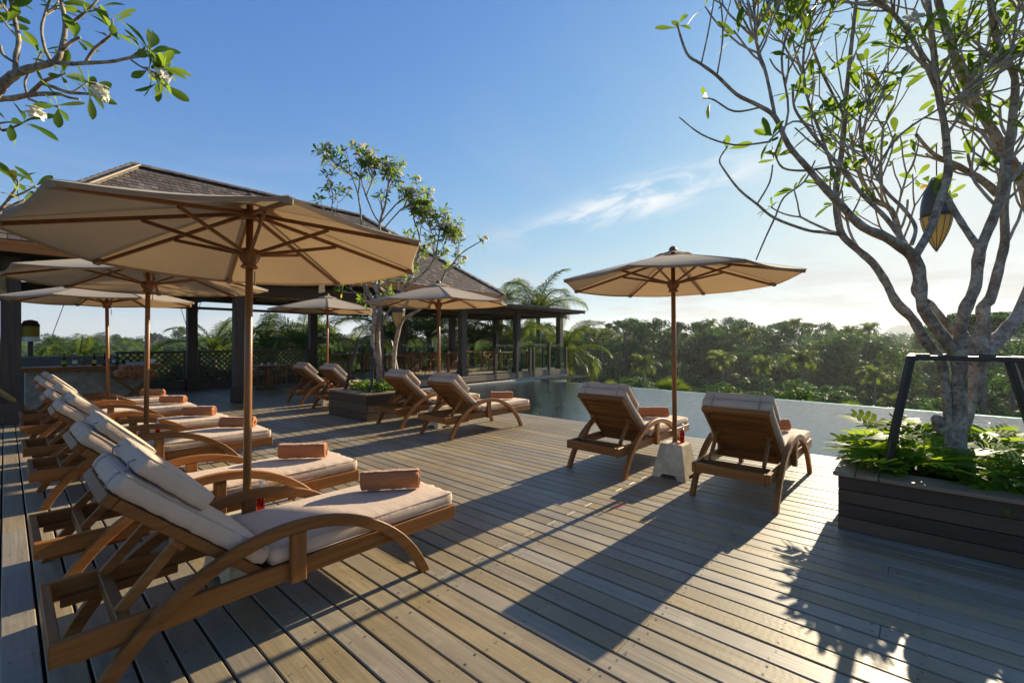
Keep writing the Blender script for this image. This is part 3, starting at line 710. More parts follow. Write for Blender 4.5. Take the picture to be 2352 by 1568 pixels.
# orchid
d = cam_ray(347, 784); t = 14.02 / d[1]; op = Vector((d[0] * t, 14.02, BZ))
orc = empty('orchid', op); tag(orc, 'white orchid in a white bowl on the bar corner', 'orchid')
MB().lathe([(.05, 0), (.075, .02), (.095, .07), (.098, .13), (.088, .13), (.08, .10)], 24, caps=False).build('bowl', M['white'], orc, True)
MB().lathe([(.086, .118), (.0, .12)], 20, caps=False).build('soil', M['soil'], orc)
def strap_leaf(L, w, droop=0.5, n=7, lift=0.6):
    V = []; x = z = 0.0
    for i in range(n + 1):
        t = i / n; a = lift - droop * 2.2 * t; ww = w * math.sin(math.pi * (0.12 + 0.88 * t) ** 0.9) ** 0.7 * 0.5 if t < 1 else 0.001
        V += [(x, -ww, z + ww * .35), (x, 0, z), (x, ww, z + ww * .35)]; x += L / n * math.cos(a); z += L / n * math.sin(a)
    Fs = []
    for i in range(n):
        for k in range(2): Fs.append((i * 3 + k, i * 3 + k + 1, i * 3 + k + 4, i * 3 + k + 3))
    return V, Fs
for k in range(7):
    mb = MB(); V, Fs = strap_leaf(rng.uniform(.16, .24), .07, .45); mb.add(V, Fs, Matrix.Translation((0, 0, .12)) @ Matrix.Rotation(k * 2.4, 4, 'Z')); mb.build('leaf', M['nest'], orc, True)
def flower_mesh(n=5, r=0.035, core=True):
    mb = MB()
    for k in range(n):
        a = 2 * math.pi * k / n; V = [(0, 0, 0), (r * .5, -r * .32, r * .12), (r, -r * .18, r * .05), (r * 1.05, r * .12, r * .02), (r * .55, r * .34, r * .14)]
        mb.add(V, [(0, 1, 2, 3, 4)], Matrix.Rotation(a, 4, 'Z'))
    return mb.mesh('flower', M['petal'])
ofl = flower_mesh(5, .04)
for s_, (dx, hgt) in enumerate(((0.30, 0.58), (0.16, 0.50))):
    pts = [Vector((0, 0, .12)) + Vector((C, -S, 0)) * (-0.10 * math.sin(t * 3) + dx * t ** 2.2) + Vector((0, 0, hgt * math.sin(t * 2.1) * 1.05)) for t in [i / 12 for i in range(13)]]
    st = MB().tube(pts, .005, 5); sto = st.build('stem', M['nest'], orc)
    for k in range(6 if s_ == 0 else 4):
        p = pts[7 + k] if 7 + k < 13 else pts[12]
        T = Matrix.Translation(p + Vector((rng.uniform(-.02, .02), -.02, -.035))) @ Matrix.Rotation(R(-75), 4, 'X') @ Matrix.Rotation(rng.uniform(0, 3), 4, 'Z') @ Matrix.Scale(2.0, 4)
        inst('flower', ofl, orc, T)
# leaning bamboo pole
a, b_ = P(50, 941, 0.0), PD(-40, 872, 7.6); a = Vector((0.42, 12.3, 0.03)); b_ = Vector((-0.42, 11.25, 1.02))
mb = MB(); pts = [a.lerp(b_, i / 10) for i in range(11)]; mb.tube(pts, 0.045, 12)
for i in (1, 3, 5, 7, 9): mb.tube([pts[i] - (b_ - a) * .006, pts[i] + (b_ - a) * .006], .049, 12)
bp_ = mb.build('bamboo_pole', M['bamboo'], None, True); tag(bp_, 'thick bamboo pole leaning at the outer pavilion post', 'pole')
# little shrine roof wrapped in cloth, seen behind the outer post
sp = PD(70, 765, 11.2); sr = empty('shrine_cloth', sp); tag(sr, 'yellow and white cloth wrapped round a small shrine post behind the bar', 'cloth')
MB().lathe([(.16, .17), (.17, .19), (.12, .30), (.03, .33)], 12).build('cap', M['red_cloth'], sr)
mb = MB(); mb.lathe([(.155 + .012 * (k % 2), .17 - .02 * k) for k in range(14)], 14, caps=False); mb.build('yellow_cloth', M['yellow_cloth'], sr)
MB().lathe([(.162, -.085), (.165, -.20)], 14, caps=False).build('white_hem', M['paper'], sr)
MB().tube([(0, 0, -2.3), (0, 0, .17)], .05, 8).build('pole', M['dark_z'], sr)
for i, (x0, y0, x1, y1, dd) in enumerate(((188, 590, 120, 770, 11.4), (143, 590, 104, 660, 11.6), (410, 690, 432, 760, 13.4), (462, 690, 448, 740, 13.4))):
    c_ = MB().tube([PD(x0, y0, dd), PD(x1, y1, dd)], .008, 5).build('guy_cable', M['black']); tag(c_, ('thin dark cable slanting beside the outer pavilion post' if i < 2 else 'thin dark cable tied to the back post of the lattice railing'), 'cable', 'thin cables tied to the posts')

# ------------------------------------------------------------------ sun loungers
def cushion_mesh(hx, hy, hz, r, nx, ny, nz, puff, seed, pucker=0.004):
    rg = random.Random(seed); ph = [rg.uniform(0, 6.28) for _ in range(8)]
    idx = {}; V = []; Fs = []
    def wr(a): return math.sin(a * 61 + ph[0]) + 0.7 * math.sin(a * 97 + ph[1]) + 0.5 * math.sin(a * 151 + ph[2])
    def pt(u, v, w):
        p = [u * hx, v * hy, w * hz]; q = [max(-(h - r), min(h - r, c)) for c, h in zip(p, (hx, hy, hz))]
        dl = Vector([a - b for a, b in zip(p, q)])
        if dl.length > 1e-9: dl = dl.normalized() * r
        o = Vector(q) + dl
        e = (1 - abs(u) ** 5) * (1 - abs(v) ** 5)
        if w > 0: o.z += puff * e * (w if w < 1 else 1)
        ed = max(abs(u) ** 10, abs(v) ** 10)                       # seam puckers at the border
        o.z += pucker * (0.35 * wr(o.x if abs(v) > abs(u) else o.y)) * max(0, ed - 0.06) * (1 if abs(w) > .5 else 0.3)
        o.x += 0.0025 * math.sin(o.y * 17 + ph[3]) ; o.y += 0.003 * math.sin(o.x * 9 + ph[4])
        return o
    def vid(u, v, w):
        k = (round(u, 4), round(v, 4), round(w, 4))
        if k not in idx: idx[k] = len(V); V.append(tuple(pt(u, v, w)))
        return idx[k]
    def face(f, na, nb, flip):
        for i in range(na):
            for j in range(nb):
                q = [f(-1 + 2 * a / na, -1 + 2 * b / nb) for a, b in ((i, j), (i + 1, j), (i + 1, j + 1), (i, j + 1))]
                ids = [vid(*c) for c in q]; Fs.append(tuple(ids[::-1] if flip else ids))
    for w in (-1, 1): face(lambda a, b: (a, b, w), nx, ny, w < 0)
    for w in (-1, 1): face(lambda a, b: (a, w, b), nx, nz, w > 0)
    for w in (-1, 1): face(lambda a, b: (w, a, b), ny, nz, w < 0)
    return V, Fs
def piping(mb, hx, hy, z, r, T, rad=0.0035):
    pts = []
    for cx_, cy_, a0 in ((hx - r, hy - r, 0), (-hx + r, hy - r, 90), (-hx + r, -hy + r, 180), (hx - r, -hy + r, 270)):
        for k in range(4):
            a = R(a0 + k * 30); pts.append(T @ Vector((cx_ + (r - .006) * math.cos(a), cy_ + (r - .006) * math.sin(a), z)))
    pts.append(pts[0]); mb.tube(pts, rad, 5, False)
LW = 0.74                                                           # overall width across the arms
def make_lounger(seed=1, dang=0.0):
    r = empty('sun_lounger'); rg = random.Random(seed)
    tx, ty, tz = M['teak_x'], M['teak_y'], M['teak_z']
    for y0 in (0.045, LW - 0.045 - 0.035): MB().box(0.105, 2.06, y0, y0 + 0.035, 0.245, 0.335, 0.004).build('side_rail', tx, r)
    ya, yb = 0.081, LW - 0.081
    MB().box(0.105, 0.14, ya, yb, 0.247, 0.333, 0.004).build('head_rail', ty, r)
    MB().box(2.02, 2.055, ya, yb, 0.247, 0.333, 0.004).build('foot_rail', ty, r)
    MB().box(0.86, 0.91, ya, yb, 0.255, 0.315, 0.004).build('cross_rail', ty, r)
    MB().box(0.30, 0.345, ya, yb, 0.262, 0.330, 0.004).build('notch_bar', ty, r)
    for y0 in (ya + .001, yb - .026): MB().box(0.17, 0.62, y0, y0 + .025, 0.215, 0.258, 0.004).build('notched_ledge', tx, r)
    x = 0.925
    while x < 1.99: MB().box(x, x + 0.062, ya, yb, 0.318, 0.336, 0.003).build('slat', ty, r); x += 0.078
    # bent arms that are also the legs
    cx_, cz_, ro, th = 0.985, -0.352, 0.897, 0.058
    a0, a1 = math.pi - math.asin(0.352 / ro), math.asin(0.352 / ro); n = 30
    def arc(rad, e0=0, e1=0): 
        return [(cx_ + rad * math.cos(a0 + e0 + (a1 + e1 - a0 - e0) * i / n), cz_ + rad * math.sin(a0 + e0 + (a1 + e1 - a0 - e0) * i / n)) for i in range(n + 1)]
    ri = ro - th; ai = math.asin(0.352 / ri); O = arc(ro); I = [(cx_ + ri * math.cos(math.pi - ai + (2 * ai - math.pi) * i / n), cz_ + ri * math.sin(math.pi - ai + (2 * ai - math.pi) * i / n)) for i in range(n + 1)]
    for y0, y1 in ((0.0, 0.043), (LW - 0.043, LW)):
        mb = MB(); c = 0.004
        def row(L_, y, sh=0.0): 
            return [(x + (cx_ - x) * sh, y, max(0.0, z + (cz_ - z) * sh)) for x, z in L_]
        mb.strip(row(O, y1 - c), row(O, y0 + c)); mb.strip(row(I, y0 + c), row(I, y1 - c))
        O2 = [(cx_ + (x - cx_) * (1 - c / ro), cz_ + (z - cz_) * (1 - c / ro)) for x, z in O]; I2 = [(cx_ + (x - cx_) * (1 + c / ri), cz_ + (z - cz_) * (1 + c / ri)) for x, z in I]
        mb.strip(row(O, y0 + c), row(O2, y0)); mb.strip(row(O2, y0), row(I2, y0)); mb.strip(row(I2, y0), row(I, y0 + c))
        mb.strip(row(O2, y1), row(O, y1 - c)); mb.strip(row(I2, y1), row(O2, y1)); mb.strip(row(I, y1 - c), row(I2, y1))
        for e in (0, n): mb.add([(O[e][0], y0 + c, 0), (O[e][0], y1 - c, 0), (I[e][0], y1 - c, 0), (I[e][0], y0 + c, 0)], [(0, 1, 2, 3)])
        mb.build('bent_arm', tx, r, True)
    for y0, y1 in ((0.004, 0.043), (LW - 0.043, LW - 0.004)): MB().box(0.955, 1.03, y0, y1, 0.238, 0.485, 0.004).build('arm_post', tz, r)
    # adjustable back
    dx, dz = -math.cos(R(41.85 + dang)), math.sin(R(41.85 + dang))
    B = Matrix(((dx, 0, dz, 0.845), (0, 1, 0, 0), (dz, 0, -dx, 0.335), (0, 0, 0, 1)))
    w0, w1 = 0.086, LW - 0.086
    bo = MB().box(-0.03, 0.06, w0 + .036, w1 - .036, -0.044, -0.034, 0.003, B).build('back_frame', tx, r)
    for q0 in (w0, w1 - .035): MB().box(-0.03, 0.715, q0, q0 + 0.035, -0.045, 0.0, 0.004, B).build('stile', tx, bo)
    MB().box(0.717, 0.765, w0 - .004, w1 + .004, -0.047, 0.0, 0.004, B).build('top_rail', ty, bo)
    u = 0.02
    while u < 0.66: MB().box(u, u + 0.058, w0 + .036, w1 - .036, -0.030, -0.010, 0.003, B).build('slat', ty, bo); u += 0.073
    for y in (w0 + .055, w1 - .055):
        pt_ = B @ Vector((.395, y, -.058)); MB().beam(pt_, (0.315, y, 0.335), 0.026, 0.045, 0.003).build('prop', tx, r)
        MB().box(0.36, 0.42, y - .03, y + .03, -0.075, -0.046, 0.003, B).build('prop_block', tx, bo)
    # cushions
    V, Fs = cushion_mesh(0.59, 0.315, 0.043, 0.026, 40, 18, 3, 0.012, seed, 0.012)
    T = Matrix.Translation((1.465, LW / 2, 0.382)); s_ = MB().add(V, Fs, T).build('seat_cushion', M['cushion'], r, True)
    mb = MB(); piping(mb, .59, .315, .036, .026, T); piping(mb, .59, .315, -.036, .026, T); mb.build('piping', M['piping'], s_)
    V, Fs = cushion_mesh(0.385, 0.30, 0.043, 0.024, 26, 18, 3, 0.012, seed + 5, 0.010)
    T = B @ Matrix.Translation((0.392, LW / 2, 0.046)); b_ = MB().add(V, Fs, T).build('back_cushion', M['cushion'], r, True)
    mb = MB(); piping(mb, .385, .30, .036, .024, T); mb.build('piping', M['piping'], b_)
    V, Fs = cushion_mesh(0.172, 0.295, 0.040, 0.018, 18, 20, 4, 0.006, seed + 9, 0.006)
    T2 = B @ Matrix.Translation((0.585, LW / 2, 0.137)) @ Matrix.Rotation(R(-2), 4, 'Y'); pl = MB().add(V, Fs, T2).build('pillow', M['cushion'], r, True)
    mb = MB(); piping(mb, .172, .295, .033, .018, T2); mb.build('piping', M['piping'], pl)
    for y in (0.17, LW - 0.17):                                    # ties round the head of the cushion
        pts = [B @ Vector(q) for q in ((0.57, y, .104), (0.68, y, .103), (0.755, y, .096), (0.782, y, .06), (0.78, y, .02), (.768, y, -.004))]
        mb = MB(); mb.strip([p + Vector((0, -.007, 0)) for p in pts], [p + Vector((0, .007, 0)) for p in pts]); mb.tube([B @ Vector((0.757, y, .098)), B @ Vector((0.772, y + .01, .118)), B @ Vector((0.757, y + .012, .14))], .004, 5); mb.build('tie', M['strap'], b_)
    return r
protos = [make_lounger(1), make_lounger(4, 1.2), make_lounger(7, -1.0)]; taken = set(); turn = [0]
def place_lounger(x, y, rz, label, group):
    k = turn[0] % 3; turn[0] += 1
    o = protos[k] if k not in taken else copy_tree(protos[k])
    taken.add(k)
    o.location = (x, y, 0); o.rotation_euler = (0, 0, R(rz)); tag(o, label, 'sun lounger', group); return o
GL, GP = 'row of loungers facing the pool across the deck', 'loungers at the pool edge'
ordn = ['first', 'second', 'third', 'fourth', 'fifth', 'sixth']
lrow = [(0.0, 2.325, 0), (0.0, 3.575, .4), (0.03, 5.60, -.3), (0.02, 6.90, .3), (0.03, 8.70, 0), (0.05, 10.10, .5)]
for i, (x, y, a) in enumerate(lrow):
    k = 5 - i
    place_lounger(x, y, a, 'teak sun lounger with beige cushions, %s from the bar in the row of six' % ordn[k], GL)
prow = [(4.15, 0.885, 0, 'teak sun lounger at the pool edge beside the large planter of jagged leaves'), (4.15, 2.29, 0, 'teak sun lounger at the pool edge between the stained stone base and open deck'),
        (4.17, 5.105, 0, 'teak sun lounger at the pool edge, second from the smaller planter'), (4.19, 6.385, 0, 'teak sun lounger standing next to the smaller planter on its pool side'),
        (4.30, 9.14, 0, 'teak sun lounger on the pavilion side of the smaller planter, right beside it'), (4.32, 10.52, 0, 'teak sun lounger nearest the pavilion post and its dining table')]
for x, y, a, lb in prow: place_lounger(x, y, a, lb, GP)

# ------------------------------------------------------------------ rolled towels
def towel_mesh(seed):
    rg = random.Random(seed); mb = MB(); L_ = 0.385; n = 78; turns = 3.3; r0, r1 = 0.012, 0.071
    A = []
    for i in range(n + 1):
        t = i / n; a = t * turns * 2 * math.pi; rad = r0 + (r1 - r0) * t ** 0.85 + .0022 * math.sin(a * 2.3 + seed) + .0015 * math.sin(a * 5.1)
        A.append((rad * math.cos(a) * 1.06, rad * math.sin(a) * 0.96))
    th = 0.0105
    B_ = []
    for i, (y, z) in enumerate(A):
        l = math.hypot(y, z); B_.append((y * (l - th) / l if l > th else y * .1, z * (l - th) / l if l > th else z * .1))
    segs = [-.5, -.49, -.475, -.45] + [-.42 + .06 * q for q in range(15)] + [.45, .475, .49, .5]
    def lump(i, sx): return .030 * math.sin(i * .55 + sx * 23 + seed) * math.sin(sx * 31 + i * .21) + .018 * math.sin(i * 1.9 + sx * 57 + seed * 3)
    def ring(L2, sx, k): 
        e = 1 - 0.05 * (abs(sx) > .49) - .02 * (abs(sx) > .48) + .022 * math.sin(sx * 19 + seed * 2); jit = 0.004 * math.sin(sx * 13 + k)
        return [(sx * L_ + (0.006 * math.sin(i * .21 + seed) if abs(sx) > .45 else 0), y * (e + lump(i, sx)), z * (e + lump(i, sx))) for i, (y, z) in enumerate(L2)]
    rows = [ring(A, sx, 1) for sx in segs]
    for a, b in zip(rows[:-1], rows[1:]): mb.strip(a, b)
    rows2 = [ring(B_, sx, 1) for sx in segs]
    for a, b in zip(rows2[:-1], rows2[1:]): mb.strip(b, a)
    for k in (0, -1): mb.strip(rows[k], rows2[k])
    mb.strip([r_[-1] for r_ in rows], [r_[-1] for r_ in rows2])
    return mb.mesh('rolled_towel', M['towel'], True)
tw = [towel_mesh(k) for k in range(3)]
def towel(x, y, z, rz, label, group, k=0, sc=1.0):
    o = inst('rolled_towel', tw[k % 3]); o.location = (x, y, z + 0.065 * sc); o.rotation_euler = (rng.uniform(-.5, .9), 0, R(rz)); o.scale = (sc,) * 3
    return tag(o, label, 'towel', group)
TZT = 0.44
for i, (x, y, a) in enumerate(lrow):
    towel(x + 1.76 + (0, -.04, .03, -.02, .04, 0)[i], y + 0.37 + (0, .03, -.02, .02, 0, .02)[i], TZT, (-38, -42, -44, -42, -46, -44)[i], 'rolled terracotta towel on the %s lounger from the bar in the row of six' % ordn[5 - i], 'towels on the row of loungers', i)
for i, lb in ((0, 'rolled terracotta towel on the lounger beside the planter of jagged leaves'), (1, 'rolled terracotta towel on the pool lounger behind the bottle and stained stone base'), (2, 'rolled terracotta towel on the pool lounger second from the smaller planter'), (4, 'rolled terracotta towel on the lounger just behind the smaller planter')):
    x, y, a, _ = prow[i]; towel(x + 1.66, y + 0.37, TZT, -47, lb, 'towels on the pool loungers', i)

# ------------------------------------------------------------------ umbrellas
UR, UZ, UTOP, UHUB = 1.235, 2.06, 2.37, 2.03
def make_umbrella():
    r = empty('patio_umbrella')
    MB().tube([(0, 0, 0.02), (0, 0, 1.2), (0, 0, 2.40)], [.025, .025, .022], 18).build('pole', M['pole'], r, True)
    MB().lathe([(.020, 2.396), (.040, 2.400), (.043, 2.412), (.034, 2.434), (.018, 2.448), (.004, 2.452)], 18).build('finial', M['pole'], r, True)
    hub = MB().lathe([(.027, -.085), (.050, -.082), (.054, -.072), (.040, -.060), (.044, -.048), (.058, -.03), (.066, -.008), (.066, .022), (.058, .040), (.030, .044)], 24, Matrix.Translation((0, 0, UHUB))).build('runner_hub', M['pole'], r, True)
    MB().lathe([(.028, 2.27), (.052, 2.275), (.058, 2.30), (.052, 2.33), (.028, 2.335)], 20).build('top_hub', M['pole'], r, True)
    # canopy: eight panels, slightly hollow between the ribs
    nr, na = 10, 10; V = []; Fs = []
    def prof(t): return UTOP - 0.045 * 0 - (UTOP - UZ) * (t + 0.10 * t * (1 - t) * -1)
    for i in range(nr + 1):
        t = 0.05 + 0.95 * i / nr
        for k in range(8 * na):
            f = (k % na) / na; a = 2 * math.pi * (k / (8 * na)); s_ = math.sin(math.pi * f)
            chord = math.cos(math.pi / 8) / math.cos((f - 0.5) * math.pi / 4)
            rad = UR * t * chord * (1 - 0.022 * s_ * t * t)
            z = prof(t) + 0.012 * s_ * t * (1 - t) * 1.2 - 0.018 * s_ * t * (1 if t < .97 else 1.5) * 0.7
            V.append((rad * math.cos(a), rad * math.sin(a), z))
    n = 8 * na
    for i in range(nr):
        for k in range(n): Fs.append((i * n + k, i * n + (k + 1) % n, (i + 1) * n + (k + 1) % n, (i + 1) * n + k))
    b = (nr + 1) * n
    for k in range(n):                                            # hem turned in
        x, y, z = V[nr * n + k]; V.append((x * .988, y * .988, z - 0.020))
    for k in range(n): Fs.append((nr * n + k, nr * n + (k + 1) % n, b + (k + 1) % n, b + k))
    cn = MB().add(V, Fs).build('canopy', M['canopy'], r)
    me = cn.data; sm = [True] * len(me.polygons); me.polygons.foreach_set('use_smooth', sm)
    sh = me.attributes.new('sharp_edge', 'BOOLEAN', 'EDGE'); ev = np.zeros(len(me.edges) * 2, dtype=np.int32); me.edges.foreach_get('vertices', ev); ev = ev.reshape(-1, 2)
    vals = [(a % n == c % n) and (a % na == 0) or (a // n == c // n == nr) for a, c in ev]; sh.data.foreach_set('value', vals)
    # little vent cap
    V = []; Fs = []
    for i in range(4):
        t = i / 3
        for k in range(32):
            a = 2 * math.pi * k / 32; s_ = abs(math.sin(math.pi * (k % 4) / 4)); rad = (0.03 + 0.19 * t) * (1 - .10 * s_ * t)
            V.append((rad * math.cos(a), rad * math.sin(a), 2.402 - 0.078 * t + .026 * s_ * t * t))
    for i in range(3):
        for k in range(32): Fs.append((i * 32 + k, i * 32 + (k + 1) % 32, (i + 1) * 32 + (k + 1) % 32, (i + 1) * 32 + k))
    MB().add(V, Fs).build('vent_cap', M['canopy'], cn, True)
    for k in range(8):
        a = 2 * math.pi * k / 8; d = Vector((math.cos(a), math.sin(a), 0)); p0 = d * 0.045 + Vector((0, 0, UTOP - 0.045)); p1 = d * (UR * 0.985) + Vector((0, 0, UZ + 0.0))
        dn = Vector((0, 0, -0.022)); L_ = (p1 - p0).length; T = Matrix.Translation(p0 + dn) @ frame_to(p1 - p0).to_4x4()
        MB().box(0, L_, -.010, .010, -.012, .012, .004, T).build('rib', M['rib'], r)
        q0 = d * 0.055 + Vector((0, 0, UHUB + 0.015)); q1 = p0.lerp(p1, 0.46) + dn * 1.6
        T = Matrix.Translation(q0) @ frame_to(q1 - q0).to_4x4()
        for sy in (-.014, .006): pass
        MB().box(0, (q1 - q0).length, -.009, .009, -.011, .011, .004, T).build('strut', M['rib'], r)
        pk = p0.lerp(p1, 0.955) + dn * .6; T = Matrix.Translation(pk) @ frame_to(p1 - p0).to_4x4()
        MB().box(0, L_ * .052, -.024, .024, -.019, .012, .006, T).build('rib_pocket', M['canopy'], cn)
    for k in range(8):                                            # stitched seams over the ribs
        a = 2 * math.pi * k / 8; d = Vector((math.cos(a), math.sin(a), 0)); sd = Vector((-d.y, d.x, 0)) * .009
        A_ = [d * (UR * (.18 + .82 * i / 8)) + Vector((0, 0, prof(.18 + .82 * i / 8) + .0035)) for i in range(9)]
        MB().strip([q - sd for q in A_], [q + sd for q in A_]).build('seam', M['canopy'], cn)
    mb = MB(); 
    for k in range(7): mb.lathe([(.004, -.006), (.006, 0), (.004, .006)], 6, Matrix.Translation((.055, 0, UHUB - .10 - k * .014)))
    mb.build('pin_chain', M['metal'], r)
    return r
umb0 = make_umbrella(); ufirst = [True]
def stone_base(x, y, rz, label):
    r = empty('stone_block', (x, y, 0), R(rz)); tag(r, label, 'stone block', 'stone umbrella bases')
    b, t, h = 0.185, 0.118, 0.345
    # block with arched feet: outline front profile extruded, then tapered
    def tap(X, Y, Z): f = 1 - (1 - t / b) * Z / h; return (X * b * f, Y * b * f, Z)
    xs = [-1, -.52, -.40, .40, .52, 1]; mb = MB()
    def bottom(i): return 0.0 if i in (0, 1, 4, 5) else 0.042
    for sgn in (-1, 1):
        for i in range(5):
            q = [tap(xs[i], sgn, bottom(i)), tap(xs[i + 1], sgn, bottom(i + 1)), tap(xs[i + 1], sgn, h), tap(xs[i], sgn, h)]; mb.add(q, [(0, 1, 2, 3) if sgn < 0 else (3, 2, 1, 0)])
            q = [tap(sgn, xs[i], bottom(i)), tap(sgn, xs[i + 1], bottom(i + 1)), tap(sgn, xs[i + 1], h), tap(sgn, xs[i], h)]; mb.add(q, [(0, 1, 2, 3) if sgn > 0 else (3, 2, 1, 0)])
    e = .012
    mb.add([tap(-1, -1, h), tap(1, -1, h), tap(1, 1, h), tap(-1, 1, h)] + [(sx * (t - e), sy * (t - e), h + .010) for sx, sy in ((-1, -1), (1, -1), (1, 1), (-1, 1))], [(0, 1, 5, 4), (1, 2, 6, 5), (2, 3, 7, 6), (3, 0, 4, 7), (4, 5, 6, 7)])
    mb.add([tap(-.97, -.97, .045), tap(.97, -.97, .045), tap(.97, .97, .045), tap(-.97, .97, .045)], [(0, 1, 2, 3)])
    blk = mb.build('block', M['stone'], r)
    MB().lathe([(.034, h + .0105), (.034, h + .018), (.028, h + .018)], 18, caps=False).build('collar', M['stone'], r, True)
    # chiselled face
    rg = random.Random(int(x * 100)); mb = MB()
    for k in range(90):
        u = rg.uniform(-.72, .72); z = rg.uniform(.07, .30); f = 1 - (1 - t / b) * z / h; X = b * f + .0005; Y = u * b * f; l = rg.uniform(.006, .016)
        mb.add([(X + .004, Y, z), (X - .002, Y + .004, z), (X - .002, Y + .002, z + l), (X + .003, Y - .003, z + l * .8), (X - .002, Y - .005, z + .002)], [(0, 1, 2, 3), (0, 3, 4)])
    mb.build('chisel_marks', M['stone'], blk)
    return r
def pump_bottle(x, y, label):
    r = empty('pump_bottle', (x, y, 0.355)); tag(r, label, 'bottle', 'red pump bottles')
    MB().lathe([(.020, 0), (.0235, .004), (.0235, .105), (.019, .122), (.012, .128)], 20).build('body', M['red_gl'], r, True)
    MB().lathe([(.018, .004), (.0195, .006), (.0195, .06)], 16).build('liquid', M['red_gl'], r, True)
    MB().lathe([(.0145, .128), (.0145, .150)], 16).build('collar', M['metal'], r, True)
    MB().lathe([(.011, .150), (.011, .158), (.005, .162), (.005, .190), (.012, .191), (.012, .198)], 14).tube([(0, 0, .194), (.030, 0, .194), (.036, 0, .186)], .004, 6).build('pump', M['pump'], r, True)
    MB().tube([(0, 0, .01), (0, 0, .14)], .003, 6).build('dip_tube', M['pump'], r)
def umbrella(x, y, dz, phase, tilt, label, blabel, plabel, brz, bot, scl=1.0):
    if ufirst[0]: o = umb0; ufirst[0] = False
    else: o = copy_tree(umb0)
    tz_ = Vector((-tilt[0], -tilt[1], 1)); o.rotation_mode = 'QUATERNION'
    o.rotation_quaternion = tz_.to_track_quat('Z', 'Y') if False else (Vector((0, 0, 1)).rotation_difference(tz_) @ Matrix.Rotation(R(phase), 3, 'Z').to_quaternion())
    o.location = (x, y, dz); o.scale = (scl, scl, 1.0); tag(o, label, 'umbrella', 'beige patio umbrellas')
    stone_base(x, y, brz, blabel); pump_bottle(x + bot[0], y + bot[1], plabel)
    return o
# tilt: slope of the canopy plane along x and y; real poles lean a little
u = umbrella(1.026, 3.195, -0.01, 34.5, (-.027, -.054), 'beige market umbrella between the fifth and sixth loungers from the bar', 'pale stone umbrella base between the fifth and sixth loungers from the bar', 'red pump bottle on the base between the fifth and sixth loungers from the bar', 6, (0.075, -0.03), 0.955)
u = umbrella(1.08, 6.62, 0.07, 30, (-.012, -.012), 'beige market umbrella between the third and fourth loungers from the bar', 'pale stone umbrella base between the third and fourth loungers from the bar', 'red pump bottle on the base between the third and fourth loungers from the bar', 3, (0.10, -0.06))
u = umbrella(1.12, 9.78, 0.04, 12, (.01, 0), 'beige market umbrella shading the two loungers closest to the bar', 'pale stone umbrella base between the two loungers closest to the bar', 'red pump bottle on the base between the two loungers closest to the bar', 0, (0.10, -.05))
u = umbrella(4.86, 1.98, 0.045, 4.5, (-.015, -.017), 'beige market umbrella standing at the pool edge beside the stained stone base', 'stained pale stone umbrella base with a chiselled side at the pool edge', 'red pump bottle with white nozzle on the stained stone base at the pool edge', 0, (0.055, -0.055))
u = umbrella(4.97, 6.13, 0.045, 15, (.01, 0), 'beige market umbrella next to the smaller planter with the forked frangipani', 'pale stone umbrella base between the two loungers next to the smaller planter', 'red pump bottle on the base next to the smaller planter', 0, (.06, -.06))
u = umbrella(4.97, 10.20, 0.11, 20, (0, .01), 'beige market umbrella nearest the pavilion dining table', 'pale stone umbrella base between the loungers nearest the pavilion post', 'red pump bottle on the base nearest the pavilion post', 0, (.06, -.06))

tagp = MB().box(-.05, .05, -.001, .001, -.075, 0, 0); tg = tagp.build('care_tag', M['paper'], umb0)
tg.matrix_basis = Matrix.Translation((1.13 * math.cos(R(0)), 0.12, UZ - .022)) @ Matrix.Rotation(R(60), 4, 'Z')

# ------------------------------------------------------------------ planters with steel guards
def planter(x0, x1, y0, y1, h, label, rows=4):
    r = empty('planter', (x0, y0, 0)); tag(r, label, 'planter'); o = Vector((x0, y0, 0)); W, D = x1 - x0, y1 - y0; hb = h - 0.03
    ph_ = hb / rows
    for k in range(rows):
        z0, z1 = k * ph_ + .002, (k + 1) * ph_ - .003; j = 0.002 * (k % 2)
        MB().box(-j, 0.03, 0, D, z0, z1, .004).build('plank', M['plank_y'], r); MB().box(W - .03, W + j, 0, D, z0, z1, .004).build('plank', M['plank_y'], r)
        MB().box(0.031, W - .031, -j, 0.03, z0, z1, .004).build('plank', M['plank_x'], r); MB().box(.031, W - .031, D - .03, D + j, z0, z1, .004).build('plank', M['plank_x'], r)
    MB().box(.032, W - .032, .032, D - .032, 0.01, hb - .02, 0).build('liner', M['black'], r)
    ov, cw = 0.03, 0.135
    for a in (0, 1):                                               # two cap boards per side
        i0 = -ov + a * (cw + .004) if a == 0 else -ov + cw + .004; w_ = cw
        MB().box(i0, i0 + w_, -ov + (cw + .004) * 2, D + ov - (cw + .004) * 2, hb, h, .004).build('cap_board', M['cap_y'], r)
        MB().box(W - i0 - w_, W - i0, -ov + (cw + .004) * 2, D + ov - (cw + .004) * 2, hb, h, .004).build('cap_board', M['cap_y'], r)
        MB().box(-ov, W + ov, i0, i0 + w_, hb, h, .004).build('cap_board', M['cap_x'], r)
        MB().box(-ov, W + ov, D - i0 - w_, D - i0, hb, h, .004).build('cap_board', M['cap_x'], r)
    MB().box(.033, W - .033, .033, D - .033, hb - .019, hb - .006, 0).build('soil', M['soil'], r)
    return r
planter(4.32, 5.62, -1.9, 0.475, 0.445, 'large dark plank planter of jagged leaves at the pool edge')
planter(4.335, 5.45, 7.40, 8.82, 0.50, 'smaller dark plank planter in the middle of the deck', 3)
